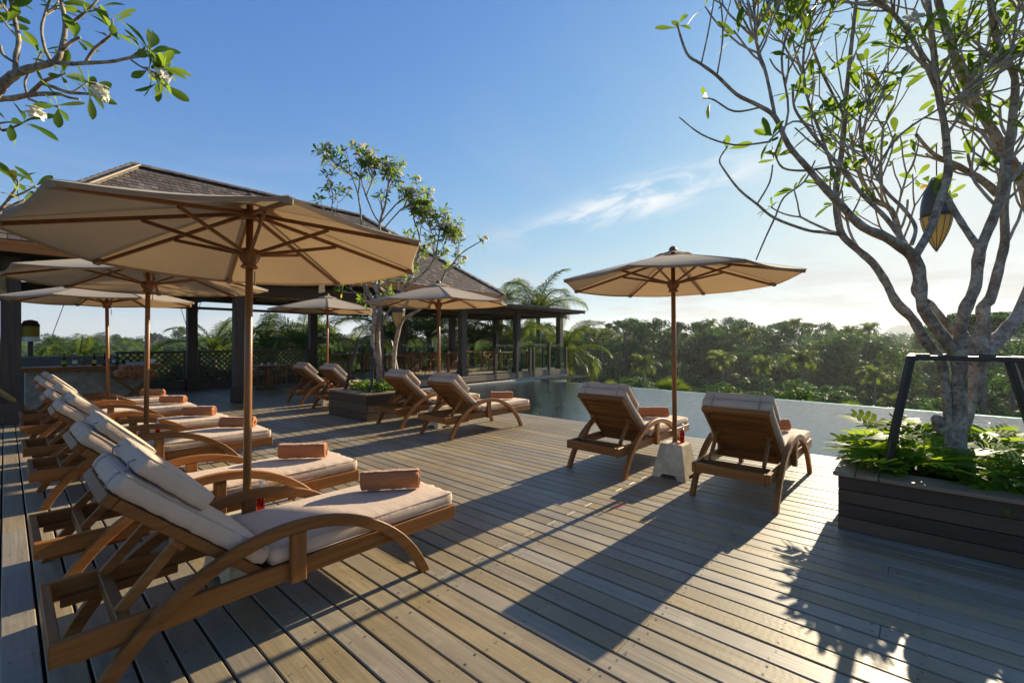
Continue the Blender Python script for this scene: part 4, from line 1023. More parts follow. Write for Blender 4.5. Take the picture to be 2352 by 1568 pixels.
def guard(base, top, zb, zt, label, w=0.05):
    r = empty('steel_guard', (sum(p[0] for p in base) / 4, sum(p[1] for p in base) / 4, zb)); tag(r, label, 'frame'); o = Vector(r.location)
    for (a, b) in zip(base, top): MB().beam(Vector((*a, zb)) - o, Vector((*b, zt - .006)) - o, w, w, .004).build('leg', M['steel'], r)
    for i in range(4):
        p, q = Vector((*top[i], zt)) - o, Vector((*top[(i + 1) % 4], zt)) - o; d = (q - p).normalized() * w * .5
        if i % 2: p, q = p + d * 1.04, q - d * 1.04
        else: p, q = p - d, q + d
        MB().beam(p, q, w, w * .8, .004).build('top_bar', M['steel'], r)
guard([(4.57, .20), (4.57, -.72), (5.42, -.72), (5.42, .20)], [(4.66, .055), (4.66, -.52), (5.32, -.52), (5.32, .055)], .445, 1.325, 'black steel guard round the trunk in the large planter', .045)
guard([(4.58, 8.62), (4.58, 7.62), (5.22, 7.62), (5.22, 8.62)], [(4.68, 8.28), (4.68, 7.80), (5.10, 7.80), (5.10, 8.28)], .50, 1.475, 'black steel guard round the trunks in the smaller planter', .05)

# ------------------------------------------------------------------ dining tables and chairs
def make_chair():
    r = empty('dining_chair'); tw_ = M['teak_z']
    V, Fs = cushion_mesh(.22, .235, .014, .012, 10, 10, 2, -.008, 4, 0); MB().add(V, Fs, Matrix.Translation((0, 0, .44))).build('seat', M['teak_y'], r, True)
    for sx, sy in ((1, 1), (1, -1)): MB().tube([(.19 * sx, .20 * sy, .435), (.235 * sx, .235 * sy, 0)], [.019, .013], 10).build('leg', tw_, r, True)
    for sy in (1, -1): MB().tube([(-.29, .25 * sy, 0), (-.21, .215 * sy, .435), (-.16, .235 * sy, .68)], [.013, .020, .014], 10).build('leg', tw_, r, True)
    pts = [(.06, .285, .665)] + [(-.02 - .25 * math.sin(a), .285 * math.cos(a), .68 + .05 * math.sin(a)) for a in [math.pi * i / 16 for i in range(17)]] + [(.06, -.285, .665)]
    MB().tube(pts, [.012] + [.018] * 17 + [.012], 10).build('arm_rail', M['teak_y'], r, True)
    for sy in (1, -1): MB().tube([(.13, .22 * sy, .44), (.05, .27 * sy, .56), (.02, .284 * sy, .665)], .012, 8).build('arm_support', tw_, r, True)
    MB().tube([(-.20, 0, .45), (-.24, 0, .56)], .018, 8).tube([(-.24, 0, .55), (-.262, .10, .72)], .012, 8).tube([(-.24, 0, .55), (-.262, -.10, .72)], .012, 8).build('back_splat', tw_, r, True)
    return r
def make_table():
    r = empty('dining_table')
    V, Fs = cushion_mesh(.43, .43, .018, .016, 8, 8, 2, 0, 4, 0); MB().add(V, Fs, Matrix.Translation((0, 0, .73))).build('table_top', M['teak_x'], r)
    MB().box(-.045, .045, -.045, .045, .06, .71, .008).build('pedestal', M['teak_z'], r)
    for a in (45, 135):
        T = Matrix.Rotation(R(a), 4, 'Z'); z = .0 if a == 45 else .0
        MB().box(-.33, .33, -.035, .035, .0, .058 if a == 45 else .054, .008, T).build('foot', M['teak_x'], r)
        MB().box(-.30, .30, -.03, .03, .665, .711 if a == 45 else .708, .006, T).build('top_brace', M['teak_x'], r)
    return r
chair0, table0 = make_chair(), make_table(); used = set()
def put(proto, loc, rz, label, cat, group):
    o = proto if proto.name not in used else copy_tree(proto); used.add(proto.name)
    o.location = loc; o.rotation_euler = (0, 0, R(rz)); return tag(o, label, cat, group)
P0 = [P(627, 835, .74), P(780, 811, 1.02), P(890, 817, 1.02), P(934, 808, 1.02), P(1041, 812, 1.02), P(1157, 808.5, 1.02), P(1037, 805, 1.02), P(1265, 806, 1.02)]
tabs = [((5.25, 14.55, 0), 'square wooden table on the main deck in front of the lattice railing', 4), ((8.25, 15.1, TZ), 'square wooden table on the terrace corner beside the lattice railing end', 3), ((8.05, 12.35, TZ), 'square wooden table on the terrace just behind the smaller planter', 3),
        ((10.9, 14.6, TZ), 'square wooden table by the back terrace posts behind the forked frangipani', 3), ((10.62, 12.6, TZ), 'square wooden table beside the first front post of the terrace', 3), ((13.45, 12.75, TZ), 'square wooden table beside the middle front post of the terrace', 3), ((13.4, 14.7, TZ), 'square wooden table by the back terrace glass behind the middle post', 3), ((15.35, 12.9, TZ), 'square wooden table at the outer corner of the terrace', 2)]
where = ['the table in front of the lattice railing', 'the table beside the lattice railing end', 'the table behind the smaller planter', 'the table behind the forked frangipani', 'the table beside the first front post', 'the table beside the middle front post', 'the table by the back terrace glass', 'the table at the outer terrace corner']
sides = ['on its pool-facing side', 'on its pavilion-back side', 'on its bar-facing side', 'on its deck-facing side']
for i, ((x, y, z), lb, nc) in enumerate(tabs):
    put(table0, (x, y, z), rng.uniform(-4, 4), lb, 'table', 'square dining tables')
    for k in range(nc):
        a = (180, 0, 90, 270)[k] + (0, 8, -6, 0)[k]
        d = Vector((math.cos(R(a)), math.sin(R(a)), 0)); side = {180: 'nearer the bar', 0: 'nearer the valley end', 90: 'nearer the back railing', 270: 'nearer the open deck'}[(180, 0, 90, 270)[k]]
        put(chair0, (x + d.x * .56, y + d.y * .56, z), a + 180 + rng.uniform(-9, 9), 'wooden armchair at %s, seat %s' % (where[i], side), 'chair', 'wooden armchairs round the dining tables')
    j = empty('candle_jar', (x + .05, y + .03, z + .749)); tag(j, 'small jar with an amber lid on ' + where[i], 'jar', 'amber lidded jars on the tables')
    MB().lathe([(.03, 0), (.036, .01), (.036, .045), (.028, .05)], 14).build('jar', M['white'], j, True); MB().lathe([(.034, .05), (.036, .055), (.03, .085), (.01, .09)], 14).build('lid', M['amber'], j, True)
    if i < 3:
        for k in (0, 1):
            c = MB().lathe([(.022, 0), (.035, .03), (.038, .055), (.034, .055), (.02, .006)], 14, caps=False).build('white_cup', M['white'], None, True); c.location = (x - .2 + .42 * k, y - .12 + .1 * k, z + .749)
            tag(c, 'small white cup on ' + where[i], 'cup', 'white cups on the tables')

# folding stand with rolled towels beside the bar
st = empty('towel_stand', (2.02, 13.62, 0), R(0)); tag(st, 'folding wooden stand of rolled towels in front of the bar', 'stand')
MB().box(-.40, .40, -.19, .19, .605, .63, .004).build('tray', M['teak_x'], st)
for y in (-.205, .192): MB().box(-.42, .42, y, y + .013, .60, .67, .003).build('tray_side', M['teak_x'], st)
for y in (-.17, .17):
    MB().beam((-.34, y, .60), (.30, y, .01), .02, .045).build('leg', M['teak_x'], st); MB().beam((.34, y * .85, .60), (-.30, y * .85, .01), .02, .045).build('leg', M['teak_x'], st)
for k in range(7):
    lo = k < 4; x = -.27 + .18 * k if lo else -.18 + .18 * (k - 4)
    t_ = towel(2.02 + x, 13.62, .632 if lo else .632 + .115, 90, 'rolled terracotta towel in the %s layer of the folding stand' % ('bottom' if lo else 'top'), 'towels stacked on the folding stand', k, 1.3)

# ------------------------------------------------------------------ leaves, flowers and frangipani trees
def leaf_mesh(name, mat, L_=1.0, W=0.30, n=7, bend=0.25, fold=0.25):
    V = []; Fs = []; pts = [(-.0, .02), (.10, .05), (.25, .34), (.45, .75), (.65, 1.0), (.82, .88), (.94, .48), (1.0, .06)]
    for t, w in pts:
        z = -bend * t * t; ww = W * .5 * w
        V += [(t * L_, -ww, z + fold * ww), (t * L_, 0, z), (t * L_, ww, z + fold * ww)]
    for i in range(len(pts) - 1):
        for k in (0, 1): Fs.append((i * 3 + k, i * 3 + k + 1, i * 3 + k + 4, i * 3 + k + 3))
    me = MB().add(V, Fs).mesh(name, mat, True); return me
fl_meshes = [leaf_mesh('leaf', M['frang'], 1, .30, bend=b, fold=f) for b, f in ((.12, .3), (.28, .2), (.45, .35), (.02, .15))]
fl_dry = leaf_mesh('leaf', M['frang_dry'], 1, .28, bend=.4)
plu = flower_mesh(5, .058)
def grow(p, d, L_, rad, depth, rg, segs, tips, upb=0.25, spread=38, shrink=.78):
    pts = [p]; q = p.copy(); dd = d.normalized(); n = 4
    for i in range(n):
        dd = (dd + Vector((rg.uniform(-.12, .12), rg.uniform(-.12, .12), upb * .35 + rg.uniform(-.06, .08)))).normalized(); q = q + dd * (L_ / n); pts.append(q.copy())
    r1 = rad * .80; segs.append((pts, [rad + (r1 - rad) * i / n for i in range(n + 1)], depth))
    if depth == 0: tips.append((q, dd)); return
    k = 2 if rg.random() < .65 else 3; a0 = rg.uniform(0, 6.28); ax = dd.orthogonal().normalized()
    for i in range(k):
        az = a0 + 2 * math.pi * i / k + rg.uniform(-.4, .4); side = (Matrix.Rotation(az, 3, dd) @ ax)
        sp = R(spread + rg.uniform(-12, 12)); nd = dd * math.cos(sp) + side * math.sin(sp)
        grow(q, nd, L_ * shrink * rg.uniform(.75, 1.15), r1 * .86, depth - 1, rg, segs, tips, upb, spread, shrink)
def smooth_path(pts, rad, sub=3):
    out, ro = [], []
    for i in range(len(pts) - 1):
        p0, p1, p2, p3 = pts[max(i - 1, 0)], pts[i], pts[i + 1], pts[min(i + 2, len(pts) - 1)]
        for k in range(sub):
            t = k / sub; out.append(0.5 * ((2 * p1) + (p2 - p0) * t + (2 * p0 - 5 * p1 + 4 * p2 - p3) * t * t + (3 * p1 - p0 - 3 * p2 + p3) * t ** 3)); ro.append(rad[i] + (rad[i + 1] - rad[i]) * t)
    out.append(pts[-1]); ro.append(rad[-1]); return out, ro
def frangipani(name, root, limbs, twigs, tips, label, rg, nleaf=(5, 8), size=(.15, .24), flower=0.0, upright=False, knob=True):
    r = empty(name, root); tag(r, label, 'tree'); o = Vector(root)
    mb = MB()
    for pts, rad in limbs:
        sp_, sr = smooth_path([Vector(p) for p in pts], rad, 4)
        if knob: sr = [q * (1 + .05 * math.sin(i * 1.7) + rg.uniform(-.04, .06)) for i, q in enumerate(sr)]
        mb.tube([p - o for p in sp_], sr, 12)
    tr = mb.build('trunk', M['bark'], r, True)
    cb = MB()
    for pts, rad, dp in twigs: cb.tube([Vector(p) - o for p in pts], rad, 7)
    crown = cb.build('crown', M['twig'], r, True)
    items = []
    for p, d in tips:
        p = Vector(p); d = Vector(d).normalized(); n = rg.randint(*nleaf); a0 = rg.uniform(0, 6.28); ax = d.orthogonal().normalized()
        for k in range(n):
            az = a0 + 2.4 * k; side = Matrix.Rotation(az, 3, d) @ ax; op = R(rg.uniform(38, 88)); ld = d * math.cos(op) + side * math.sin(op) + Vector((0, 0, rg.uniform(-.15, .25)))
            ld.normalize(); s_ = rg.uniform(*size); T = Matrix.Translation(p - o - d * rg.uniform(0, .05)) @ (frame_to(ld, (d + Vector((0, 0, .6))).normalized()) @ Matrix.Rotation(rg.uniform(-.7, .7), 3, 'X')).to_4x4() @ Matrix.Scale(s_, 4)
            q = Q(p); vis = s_ / max(q[2], .5) * (1 if -80 < q[0] < 2430 and -80 < q[1] < 1600 else .01)
            items.append((vis, T, fl_dry if rg.random() < .025 else rg.choice(fl_meshes)))
        if rg.random() < flower:
            nf = rg.randint(3, 8)
            for k in range(nf):
                fd = (d + Vector((rg.uniform(-1, 1), rg.uniform(-1, 1), rg.uniform(0, 1)))).normalized()
                T = Matrix.Translation(p - o + d * .07 + fd * rg.uniform(.03, .075)) @ (frame_to(fd.orthogonal(), fd)).to_4x4() @ Matrix.Scale(rg.uniform(.8, 1.1), 4)
                inst('flower', plu, crown, T)
            cbk = MB().tube([p - o, p - o + d * .09], [.008, .004], 5).build('flower_stalk', M['nest'], crown)
    items.sort(key=lambda t: t[0], reverse=True)
    for v, T, me in items[:300]: inst('leaf', me, crown, T)
    if len(items) > 300:
        mb = MB()
        for v, T, me in items[300:]: mb.add([q.co for q in me.vertices], [tuple(f.vertices) for f in me.polygons], T)
        me = mb.mesh('leaf_mass', M['frang'], True); tag(inst('leaf_mass', me, crown), kind='stuff')
    return r
def spawn(limbs, rg, n, L_, depth, segs, tips, tmin=.3, upb=.3, rr=.55, minrad=.008, tmax=.97):
    for _ in range(n):
        pts, rad = rg.choice(limbs); pts = [Vector(p) for p in pts]
        t = rg.uniform(tmin, tmax) * (len(pts) - 1); i = min(int(t), len(pts) - 2); f = t - i
        p = pts[i].lerp(pts[i + 1], f); d = (pts[i + 1] - pts[i]).normalized(); ax = Matrix.Rotation(rg.uniform(0, 6.28), 3, d) @ d.orthogonal().normalized()
        nd = d * .75 + ax * .65; grow(p, nd, L_ * rg.uniform(.7, 1.2), max(minrad, (rad[i] * (1 - f) + rad[i + 1] * f) * rr), depth, rg, segs, tips, upb)

# --- big tree in the right-hand planter, limbs traced and given their own depth
D0 = 3.62
zT = lambda x, y, w, o=0.0: (1894.9 + x * .293, 574.2 + y * .293, w * .293, o)
z6 = lambda x, y, w, o=0.0: (1493 + x * .5125, y * .5125, w * .5125, o)
def limb(seq):
    pts, rad = [], []
    for x, y, w, o in seq: d = D0 + o; pts.append(PD(x, y, d)); rad.append(w * .45 / F * d)
    return pts, rad
RL = {
 'A': [zT(985, 1700, 90, .02), zT(975, 1450, 76, .02), zT(965, 1300, 68, .02), zT(950, 1100, 68, .03), zT(925, 930, 70, .05), zT(875, 820, 78, .06), zT(780, 700, 80, .08), zT(690, 545, 74, .1), zT(575, 430, 78, .12), zT(520, 340, 62, .14), z6(1060, 1270, 36, .17), z6(1000, 1180, 35, .2), z6(920, 1110, 32, .25), z6(860, 1050, 32, .3), z6(838, 950, 30, .34), z6(836, 830, 27, .38), z6(865, 640, 23, .45), z6(880, 420, 20, .5), z6(905, 180, 17, .55), z6(930, -40, 15, .6)],
 'B1': [zT(1045, 1700, 135), zT(1040, 1450, 125), zT(1048, 1300, 115), zT(1050, 1050, 110), zT(1050, 880, 108), zT(990, 770, 100, -.02), zT(905, 650, 92, -.05), zT(800, 510, 90, -.08), zT(760, 420, 86, -.1), z6(1210, 1250, 52, -.12), z6(1180, 1150, 54, -.14), z6(1060, 1065, 44, -.2), z6(955, 1018, 40, -.25), z6(865, 930, 36, -.3), z6(790, 850, 34, -.35), z6(700, 745, 28, -.4), z6(620, 650, 24, -.42), z6(560, 525, 22, -.45), z6(480, 470, 18, -.48), z6(390, 425, 17, -.5), z6(300, 340, 15, -.5), z6(225, 285, 14, -.5), z6(165, 240, 12, -.5), z6(120, 105, 9, -.5)],
 'B2': [z6(1178, 1160, 40, -.12), z6(1250, 1040, 36, -.05), z6(1300, 900, 35, 0), z6(1335, 780, 34, .05), z6(1325, 600, 30, .08), z6(1290, 400, 28, .1), z6(1268, 200, 26, .12), z6(1240, -40, 24, .15)],
 'C0': [zT(1050, 900, 100), zT(1062, 760, 98, -.02), zT(1062, 600, 92, -.05), zT(1105, 450, 92, -.1), zT(1180, 280, 84, -.12), z6(1478, 1125, 46, -.15), z6(1545, 960, 40, -.18), z6(1590, 800, 36, -.2), z6(1615, 600, 34, -.2), z6(1635, 350, 30, -.15), z6(1560, 200, 28, -.1), z6(1520, -40, 26, -.1)],
 'C1': [z6(1480, 1120, 32, -.15), z6(1410, 1020, 28, -.1), z6(1350, 920, 26, 0), z6(1330, 870, 20, .08)],
 'D0': [zT(1070, 1420, 100, .12), zT(1150, 1100, 125, .15), zT(1190, 900, 145, .18), zT(1195, 760, 160, .2), zT(1240, 620, 100, .2), zT(1240, 450, 90, .22), zT(1300, 370, 80, .22), zT(1370, 110, 68, .25), z6(1590, 1080, 36, .27), z6(1588, 930, 32, .3), z6(1600, 700, 28, .35), z6(1480, 500, 40, .4), z6(1400, 350, 36, .42), z6(1330, 150, 32, .45), z6(1280, -40, 30, .45)],
 'D1': [zT(1230, 830, 120, .2), zT(1330, 720, 118, .25), zT(1450, 600, 110, .3), zT(1560, 430, 96, .35), z6(1740, 1150, 46, .4), z6(1690, 900, 42, .42), z6(1640, 750, 40, .42), z6(1550, 620, 36, .42), z6(1470, 480, 32, .42)],
 'D2': [zT(1180, 760, 80, .22), zT(1090, 690, 74, .25), zT(990, 620, 70, .28), zT(890, 510, 64, .3), zT(820, 420, 56, .32), zT(700, 330, 44, .35), z6(1190, 1230, 24, .38), z6(1130, 1080, 24, .4), z6(1080, 940, 26, .45), z6(1000, 890, 24, .5), z6(930, 760, 16, .5), z6(900, 600, 14, .55)],
 'knob': [zT(960, 1420, 90, .05), zT(900, 1390, 100, .06), zT(885, 1320, 92, .06), zT(890, 1295, 50, .06)],
 'e': [z6(1560, 870, 36, .3), z6(1490, 810, 32, .32), z6(1380, 745, 28, .34), z6(1270, 690, 18, .36), z6(1190, 600, 14, .38)],
 'a1': [z6(858, 1052, 16, .3), z6(770, 1040, 15, .2), z6(700, 1030, 14, .15), z6(560, 978, 13, .1), z6(480, 915, 12, .05), z6(400, 850, 11, .0), z6(335, 765, 9, -.05), z6(312, 715, 8, -.08), z6(350, 655, 6, -.1)],
 'a2': [z6(560, 978, 9, .1), z6(600, 885, 8, .1), z6(690, 815, 8, .12), z6(740, 720, 7, .15)],
 'a3': [z6(560, 975, 9, .1), z6(520, 1060, 8, .12), z6(475, 1165, 6, .14)],
 'a4': [z6(480, 915, 8, .05), z6(535, 820, 8, .05), z6(550, 740, 7, .05)],
 'b1': [z6(560, 520, 16, -.45), z6(520, 330, 15, -.42), z6(480, 200, 14, -.4), z6(462, -30, 12, -.4)],
 'b2': [z6(1155, 1110, 26, -.1), z6(1060, 980, 22, -.08), z6(960, 880, 20, -.05), z6(850, 750, 18, 0), z6(720, 590, 14, .0), z6(650, 490, 12, 0), z6(640, 400, 10, 0)],
 'b3': [z6(930, 835, 12, -.05), z6(850, 752, 13, -.1), z6(690, 765, 11, -.2), z6(595, 752, 10, -.25), z6(560, 690, 9, -.28)],
 'b4': [z6(1172, 1095, 18, -.1), z6(1190, 1020, 17, -.05), z6(1140, 940, 17, -.02), z6(1060, 860, 15, 0), z6(1005, 770, 13, .02), z6(950, 660, 12, .05), z6(940, 520, 11, .05)],
 'b5': [z6(540, 635, 10, -.62), z6(380, 650, 8, -.6), z6(235, 605, 8, -.58), z6(130, 525, 5, -.55)],
 'b6': [z6(735, 570, 10, -.55), z6(640, 545, 9, -.58), z6(535, 630, 8, -.62)],
 'b7': [z6(230, 285, 8, -.5), z6(260, 150, 8, -.48), z6(290, -20, 7, -.46)],
 'b8': [z6(300, 340, 8, -.5), z6(325, 180, 8, -.45), z6(320, 40, 7, -.42), z6(300, -30, 7, -.4)],
 'b9': [z6(500, 480, 9, -.47), z6(380, 500, 9, -.45), z6(290, 450, 8, -.43), z6(255, 440, 6, -.42)],
 'c2': [z6(840, 830, 14, .38), z6(780, 640, 13, .3), z6(700, 420, 12, .25), z6(690, 220, 11, .2), z6(740, 40, 10, .15)],
 'c3': [z6(1290, 420, 18, .1), z6(1180, 180, 17, .0), z6(1080, 50, 16, -.05), z6(980, -30, 15, -.1)],
 'c4': [z6(870, 520, 12, .45), z6(760, 300, 12, .4), z6(700, 100, 11, .35), z6(680, -30, 10, .3)],
 'c5': [z6(1000, 780, 11, .02), z6(1090, 640, 11, -.05), z6(1180, 560, 10, -.1), z6(1380, 430, 9, -.2), z6(1640, 200, 8, -.3)],
 'c6': [z6(560, 690, 10, -.3), z6(620, 500, 10, -.3), z6(590, 260, 10, -.3), z6(650, 60, 9, -.3)]}
rlimbs = [limb(s_) for s_ in RL.values()]
rg = random.Random(21); segs, tips = [], []
def endtip(k, sp=None):
    p = rlimbs[list(RL).index(k)][0]; tips.append((p[-1], (p[-1] - p[-2]).normalized()))
for k in ('B1', 'a1', 'a2', 'a3', 'a4', 'b2', 'b3', 'b4', 'b5', 'b6', 'b9', 'C1', 'e', 'c6'): endtip(k)
upper = [rlimbs[list(RL).index(k)] for k in ('A', 'B2', 'C0', 'D0', 'D1', 'b1', 'c2', 'c3', 'c4', 'c5', 'b4', 'D2')]
spawn(upper, rg, 150, .38, 1, segs, tips, .55, .35, .42, .0075)
spawn([rlimbs[list(RL).index(k)] for k in ('b1', 'b2', 'b4', 'c2', 'c4', 'c6', 'D2', 'e')], rg, 26, .26, 0, segs, tips, .35, .35, .5, .007)
for k in ('A', 'B2', 'C0', 'D0', 'D1', 'b1', 'c2', 'c3', 'c4', 'b7', 'b8'):
    p, r_ = rlimbs[list(RL).index(k)]; d = (p[-1] - p[-2]).normalized()
    grow(p[-1], (d + Vector((rg.uniform(-.4, .4), rg.uniform(-.4, .4), .1))), .30, r_[-1] * .9, 2, rg, segs, tips, .3)
tips = [t_ for t_ in tips if rg.random() < .62]
frangipani('frangipani_tree', (*PD(2195, 1040, D0).xy, .42), rlimbs, segs, tips, 'large grey barked frangipani spreading from the large planter at the pool edge', rg, (3, 6), (.10, .19), .02)

# --- forked frangipani in the smaller planter
zm = lambda x, y, w, o=0.0: (516.8 + x * .2197, 602.9 + y * .2197, w * .2197, o)
zn = lambda x, y, w, o=0.0: (717.7 + x * .2197, 315.8 + y * .2197, w * .2197, o)
D0 = 8.75
ML = {
 'a': [zm(1610, 1260, 75), zm(1612, 1150, 70), zm(1600, 950, 72), zm(1595, 800, 58), zm(1600, 650, 56), zm(1615, 500, 54, .05), zm(1600, 330, 50, .1), zm(1560, 230, 46, .1), zn(700, 1560, 40, .1), zn(690, 1350, 38, .1), zn(700, 1150, 34, .1), zn(705, 900, 32, .1), zn(760, 700, 22, .1), zn(800, 480, 17, .1), zn(850, 400, 15, .1), zn(960, 240, 9, .1)],
 'b': [zm(1570, 1000, 42, -.05), zm(1545, 850, 46, -.08), zm(1548, 700, 48, -.1), zm(1565, 560, 44, -.12), zm(1545, 400, 50, -.15), zm(1500, 320, 48, -.15), zm(1465, 230, 36, -.15), zn(540, 1560, 30, -.15), zn(520, 1250, 26, -.15), zn(510, 950, 24, -.15), zn(500, 750, 20, -.15), zn(480, 600, 18, -.15), zn(500, 420, 15, -.15), zn(510, 300, 12, -.15)],
 'c': [zm(1765, 1180, 46, .15), zm(1770, 950, 50, .15), zm(1800, 770, 50, .15), zm(1850, 610, 46, .18), zm(1950, 540, 38, .2), zm(2060, 470, 30, .22), zm(2091 + 120, 330, 26, .25), zn(1380, 1420, 26, .3), zn(1460, 1330, 22, .3), zn(1550, 1220, 17, .3), zn(1630, 1160, 14, .3), zn(1770, 1080, 10, .3)],
 'd': [zm(1640, 640, 38, .1), zm(1690, 540, 34, .15), zm(1740, 470, 28, .2), zm(1790, 330, 26, .2), zn(1020, 1500, 24, .2), zn(1100, 1250, 22, .2), zn(1120, 1050, 20, .2), zn(1060, 850, 16, .2), zn(1070, 760, 13, .2)],
 'e': [zm(1830, 640, 26, .18), zm(1860, 480, 24, .2), zm(1830, 330, 22, .2), zn(1180, 1400, 24, .2), zn(1280, 1250, 22, .2), zn(1310, 1100, 18, .2), zn(1330, 980, 16, .2), zn(1370, 880, 13, .2), zn(1410, 800, 10, .2)],
 'f': [zn(705, 900, 20, .1), zn(640, 800, 18, .05), zn(560, 610, 17, 0), zn(540, 540, 14, 0), zn(510, 420, 12, 0), zn(560, 300, 10, 0), zn(600, 260, 8, 0)],
 'g': [zn(560, 610, 14, 0), zn(620, 460, 13, 0), zn(640, 360, 12, 0), zn(690, 240, 10, 0)],
 'h': [zn(720, 880, 18, .1), zn(820, 760, 16, .15), zn(920, 660, 15, .2), zn(1090, 580, 12, .25)],
 'i': [zn(740, 960, 16, .1), zn(880, 800, 15, .2), zn(960, 730, 14, .2), zn(1120, 690, 11, .25)],
 'j': [zn(480, 620, 14, -.15), zn(440, 480, 13, -.2), zn(380, 370, 11, -.2), zn(250, 280, 10, -.2), zn(170, 220, 8, -.2)],
 'k': [zn(390, 360, 10, -.2), zn(380, 260, 9, -.2), zn(340, 90, 4, -.2)],
 'l': [zn(760, 690, 14, .1), zn(790, 480, 12, .1), zn(785, 260, 10, .1)],
 'm': [zn(1550, 1220, 12, .3), zn(1500, 1130, 11, .3), zn(1470, 1050, 10, .3)],
 'n': [zm(1700, 345, 10, -.3), zm(1480, 345, 10, -.35), zm(1350, 300, 9, -.4), zm(1260, 245, 7, -.4)],
 'o': [zn(430, 1560, 20, -.6), zn(330, 1200, 18, -.6), zn(210, 800, 14, -.6), zn(215, 620, 12, -.6), zn(190, 520, 9, -.6)],
 'p': [zn(1310, 1100, 12, .2), zn(1240, 980, 11, .1), zn(1210, 860, 9, .1)],
 'q': [zn(1120, 1050, 12, .2), zn(1140, 900, 11, .3), zn(1150, 800, 9, .3)]}
mlimbs = [limb(s_) for s_ in ML.values()]
rg = random.Random(33); segs, tips = [], []
for p, r_ in mlimbs: tips.append((p[-1], (p[-1] - p[-2]).normalized()))
spawn(mlimbs, rg, 105, .22, 1, segs, tips, .4, .2, .6, .008, .86)
spawn([mlimbs[i] for i in (2, 3, 4, 7, 8, 12, 15, 16)], rg, 60, .26, 0, segs, tips, .45, .35, .6, .008)
segs = [q for q in segs if Q(q[0][-1])[1] > 352]; tips = [q for q in tips if Q(q[0])[1] > 338]
frangipani('frangipani_tree', (*P(870, 893, .5).xy, .48) if False else (5.0, 7.95, .48), mlimbs, segs, tips, 'slender forked frangipani with white flowers in the smaller planter', rg, (5, 8), (.10, .17), .34)

# --- frangipani reaching in over the row of loungers from beyond the deck edge
D0 = 3.6
zl = lambda x, y, w, o=0.0: (x * .3295, y * .3295, w * .3295, o)
TL = {
 'trunk': [(-620, 1240, 90, .6), (-560, 900, 84, .5), (-420, 600, 76, .3), (-250, 380, 60, .15), (-110, 270, 44, .05), zl(-60, 670, 80), zl(20, 585, 72), zl(120, 510, 60), zl(240, 470, 52), zl(380, 430, 44), zl(430, 340, 36), zl(455, 180, 32), zl(430, 20, 26), zl(420, -60, 24)],
 'low': [(-250, 380, 36, .15), (-120, 260, 30, .2), zl(-60, 700, 44, .25), zl(90, 685, 40, .25), zl(220, 660, 36, .25), zl(400, 655, 26, .2), zl(480, 680, 18, .2), zl(555, 692, 14, .2)],
 'r1': [zl(340, 430, 34), zl(480, 445, 30), zl(600, 440, 28), zl(780, 430, 24), zl(900, 405, 20), zl(1050, 385, 16)],
 'r2': [zl(600, 430, 24), zl(650, 350, 22), zl(720, 290, 20), zl(790, 235, 18)],
 'r3': [zl(900, 405, 16), zl(950, 375, 16), zl(1010, 335, 14)],
 'r4': [zl(915, 420, 14), zl(990, 470, 13), zl(1060, 500, 11)],
 'r5': [zl(435, 350, 26), zl(500, 290, 24), zl(560, 260, 20)],
 'r6': [zl(450, 200, 26), zl(540, 130, 22), zl(620, 65, 18)],
 'v1': [zl(350, 420, 24), zl(310, 330, 22), zl(290, 200, 20), zl(320, 80, 18), zl(340, 20, 16)],
 'v2': [zl(110, 490, 38), zl(110, 400, 34), zl(130, 280, 30), zl(100, 130, 28), zl(70, -20, 26)],
 'v3': [zl(90, 430, 18), zl(20, 380, 22), zl(5, 320, 16)],
 'l2': [zl(220, 650, 34, .25), zl(290, 580, 30, .22), zl(360, 545, 22, .2), zl(440, 520, 16, .2)],
 'l3': [zl(290, 580, 28, .22), zl(380, 610, 26, .18), zl(480, 645, 24, .15), zl(640, 655, 20, .12)],
 'l4': [zl(270, 450, 20), zl(265, 500, 20, .1), zl(300, 575, 18, .2)],
 'l5': [zl(190, 660, 16, .25), zl(175, 560, 16, .25), zl(250, 440, 12, .2), zl(290, 355, 9, .2)],
 'l6': [zl(200, 690, 18, .25), zl(300, 725, 16, .25), zl(410, 745, 14, .25)],
 's1': [(-200, 420, 20, .1), zl(-80, 900, 22, .1), zl(20, 910, 20, .1), zl(110, 880, 14, .1), zl(190, 840, 10, .1)],
 's2': [zl(-80, 900, 14, .1), zl(0, 860, 14, .1), zl(90, 850, 10, .1)],
 't1': [(-300, 560, 24, .3), zl(-120, 1560, 26, .3), zl(10, 1450, 24, .3), zl(80, 1360, 20, .3), zl(120, 1300, 14, .3), zl(125, 1250, 10, .3)],
 't2': [zl(60, 1380, 16, .3), zl(150, 1350, 16, .3), zl(250, 1295, 10, .3)],
 't3': [zl(0, 1470, 14, .3), zl(90, 1430, 14, .3), zl(170, 1390, 9, .3)]}
tlimbs = [limb(s_) for s_ in TL.values()]
rg = random.Random(9); segs, tips = [], []
for k, (p, r_) in zip(TL, tlimbs):
    if k in ('trunk', 'low', 'l4', 'v3'): continue
    tips.append((p[-1], (p[-1] - p[-2]).normalized()))
spawn(tlimbs[2:14], rg, 14, .14, 0, segs, tips, .4, .3, .5, .007)
for k in ('trunk', 'v1', 'v2', 'r6'):
    p, r_ = tlimbs[list(TL).index(k)]; grow(p[-1], (p[-1] - p[-2]), .25, r_[-1] * .9, 1, rg, segs, tips, .3)
frangipani('frangipani_tree', tlimbs[0][0][0], tlimbs, segs, tips, 'frangipani with white flowers reaching over the row of loungers from the deck edge', rg, (4, 7), (.15, .23), .30)

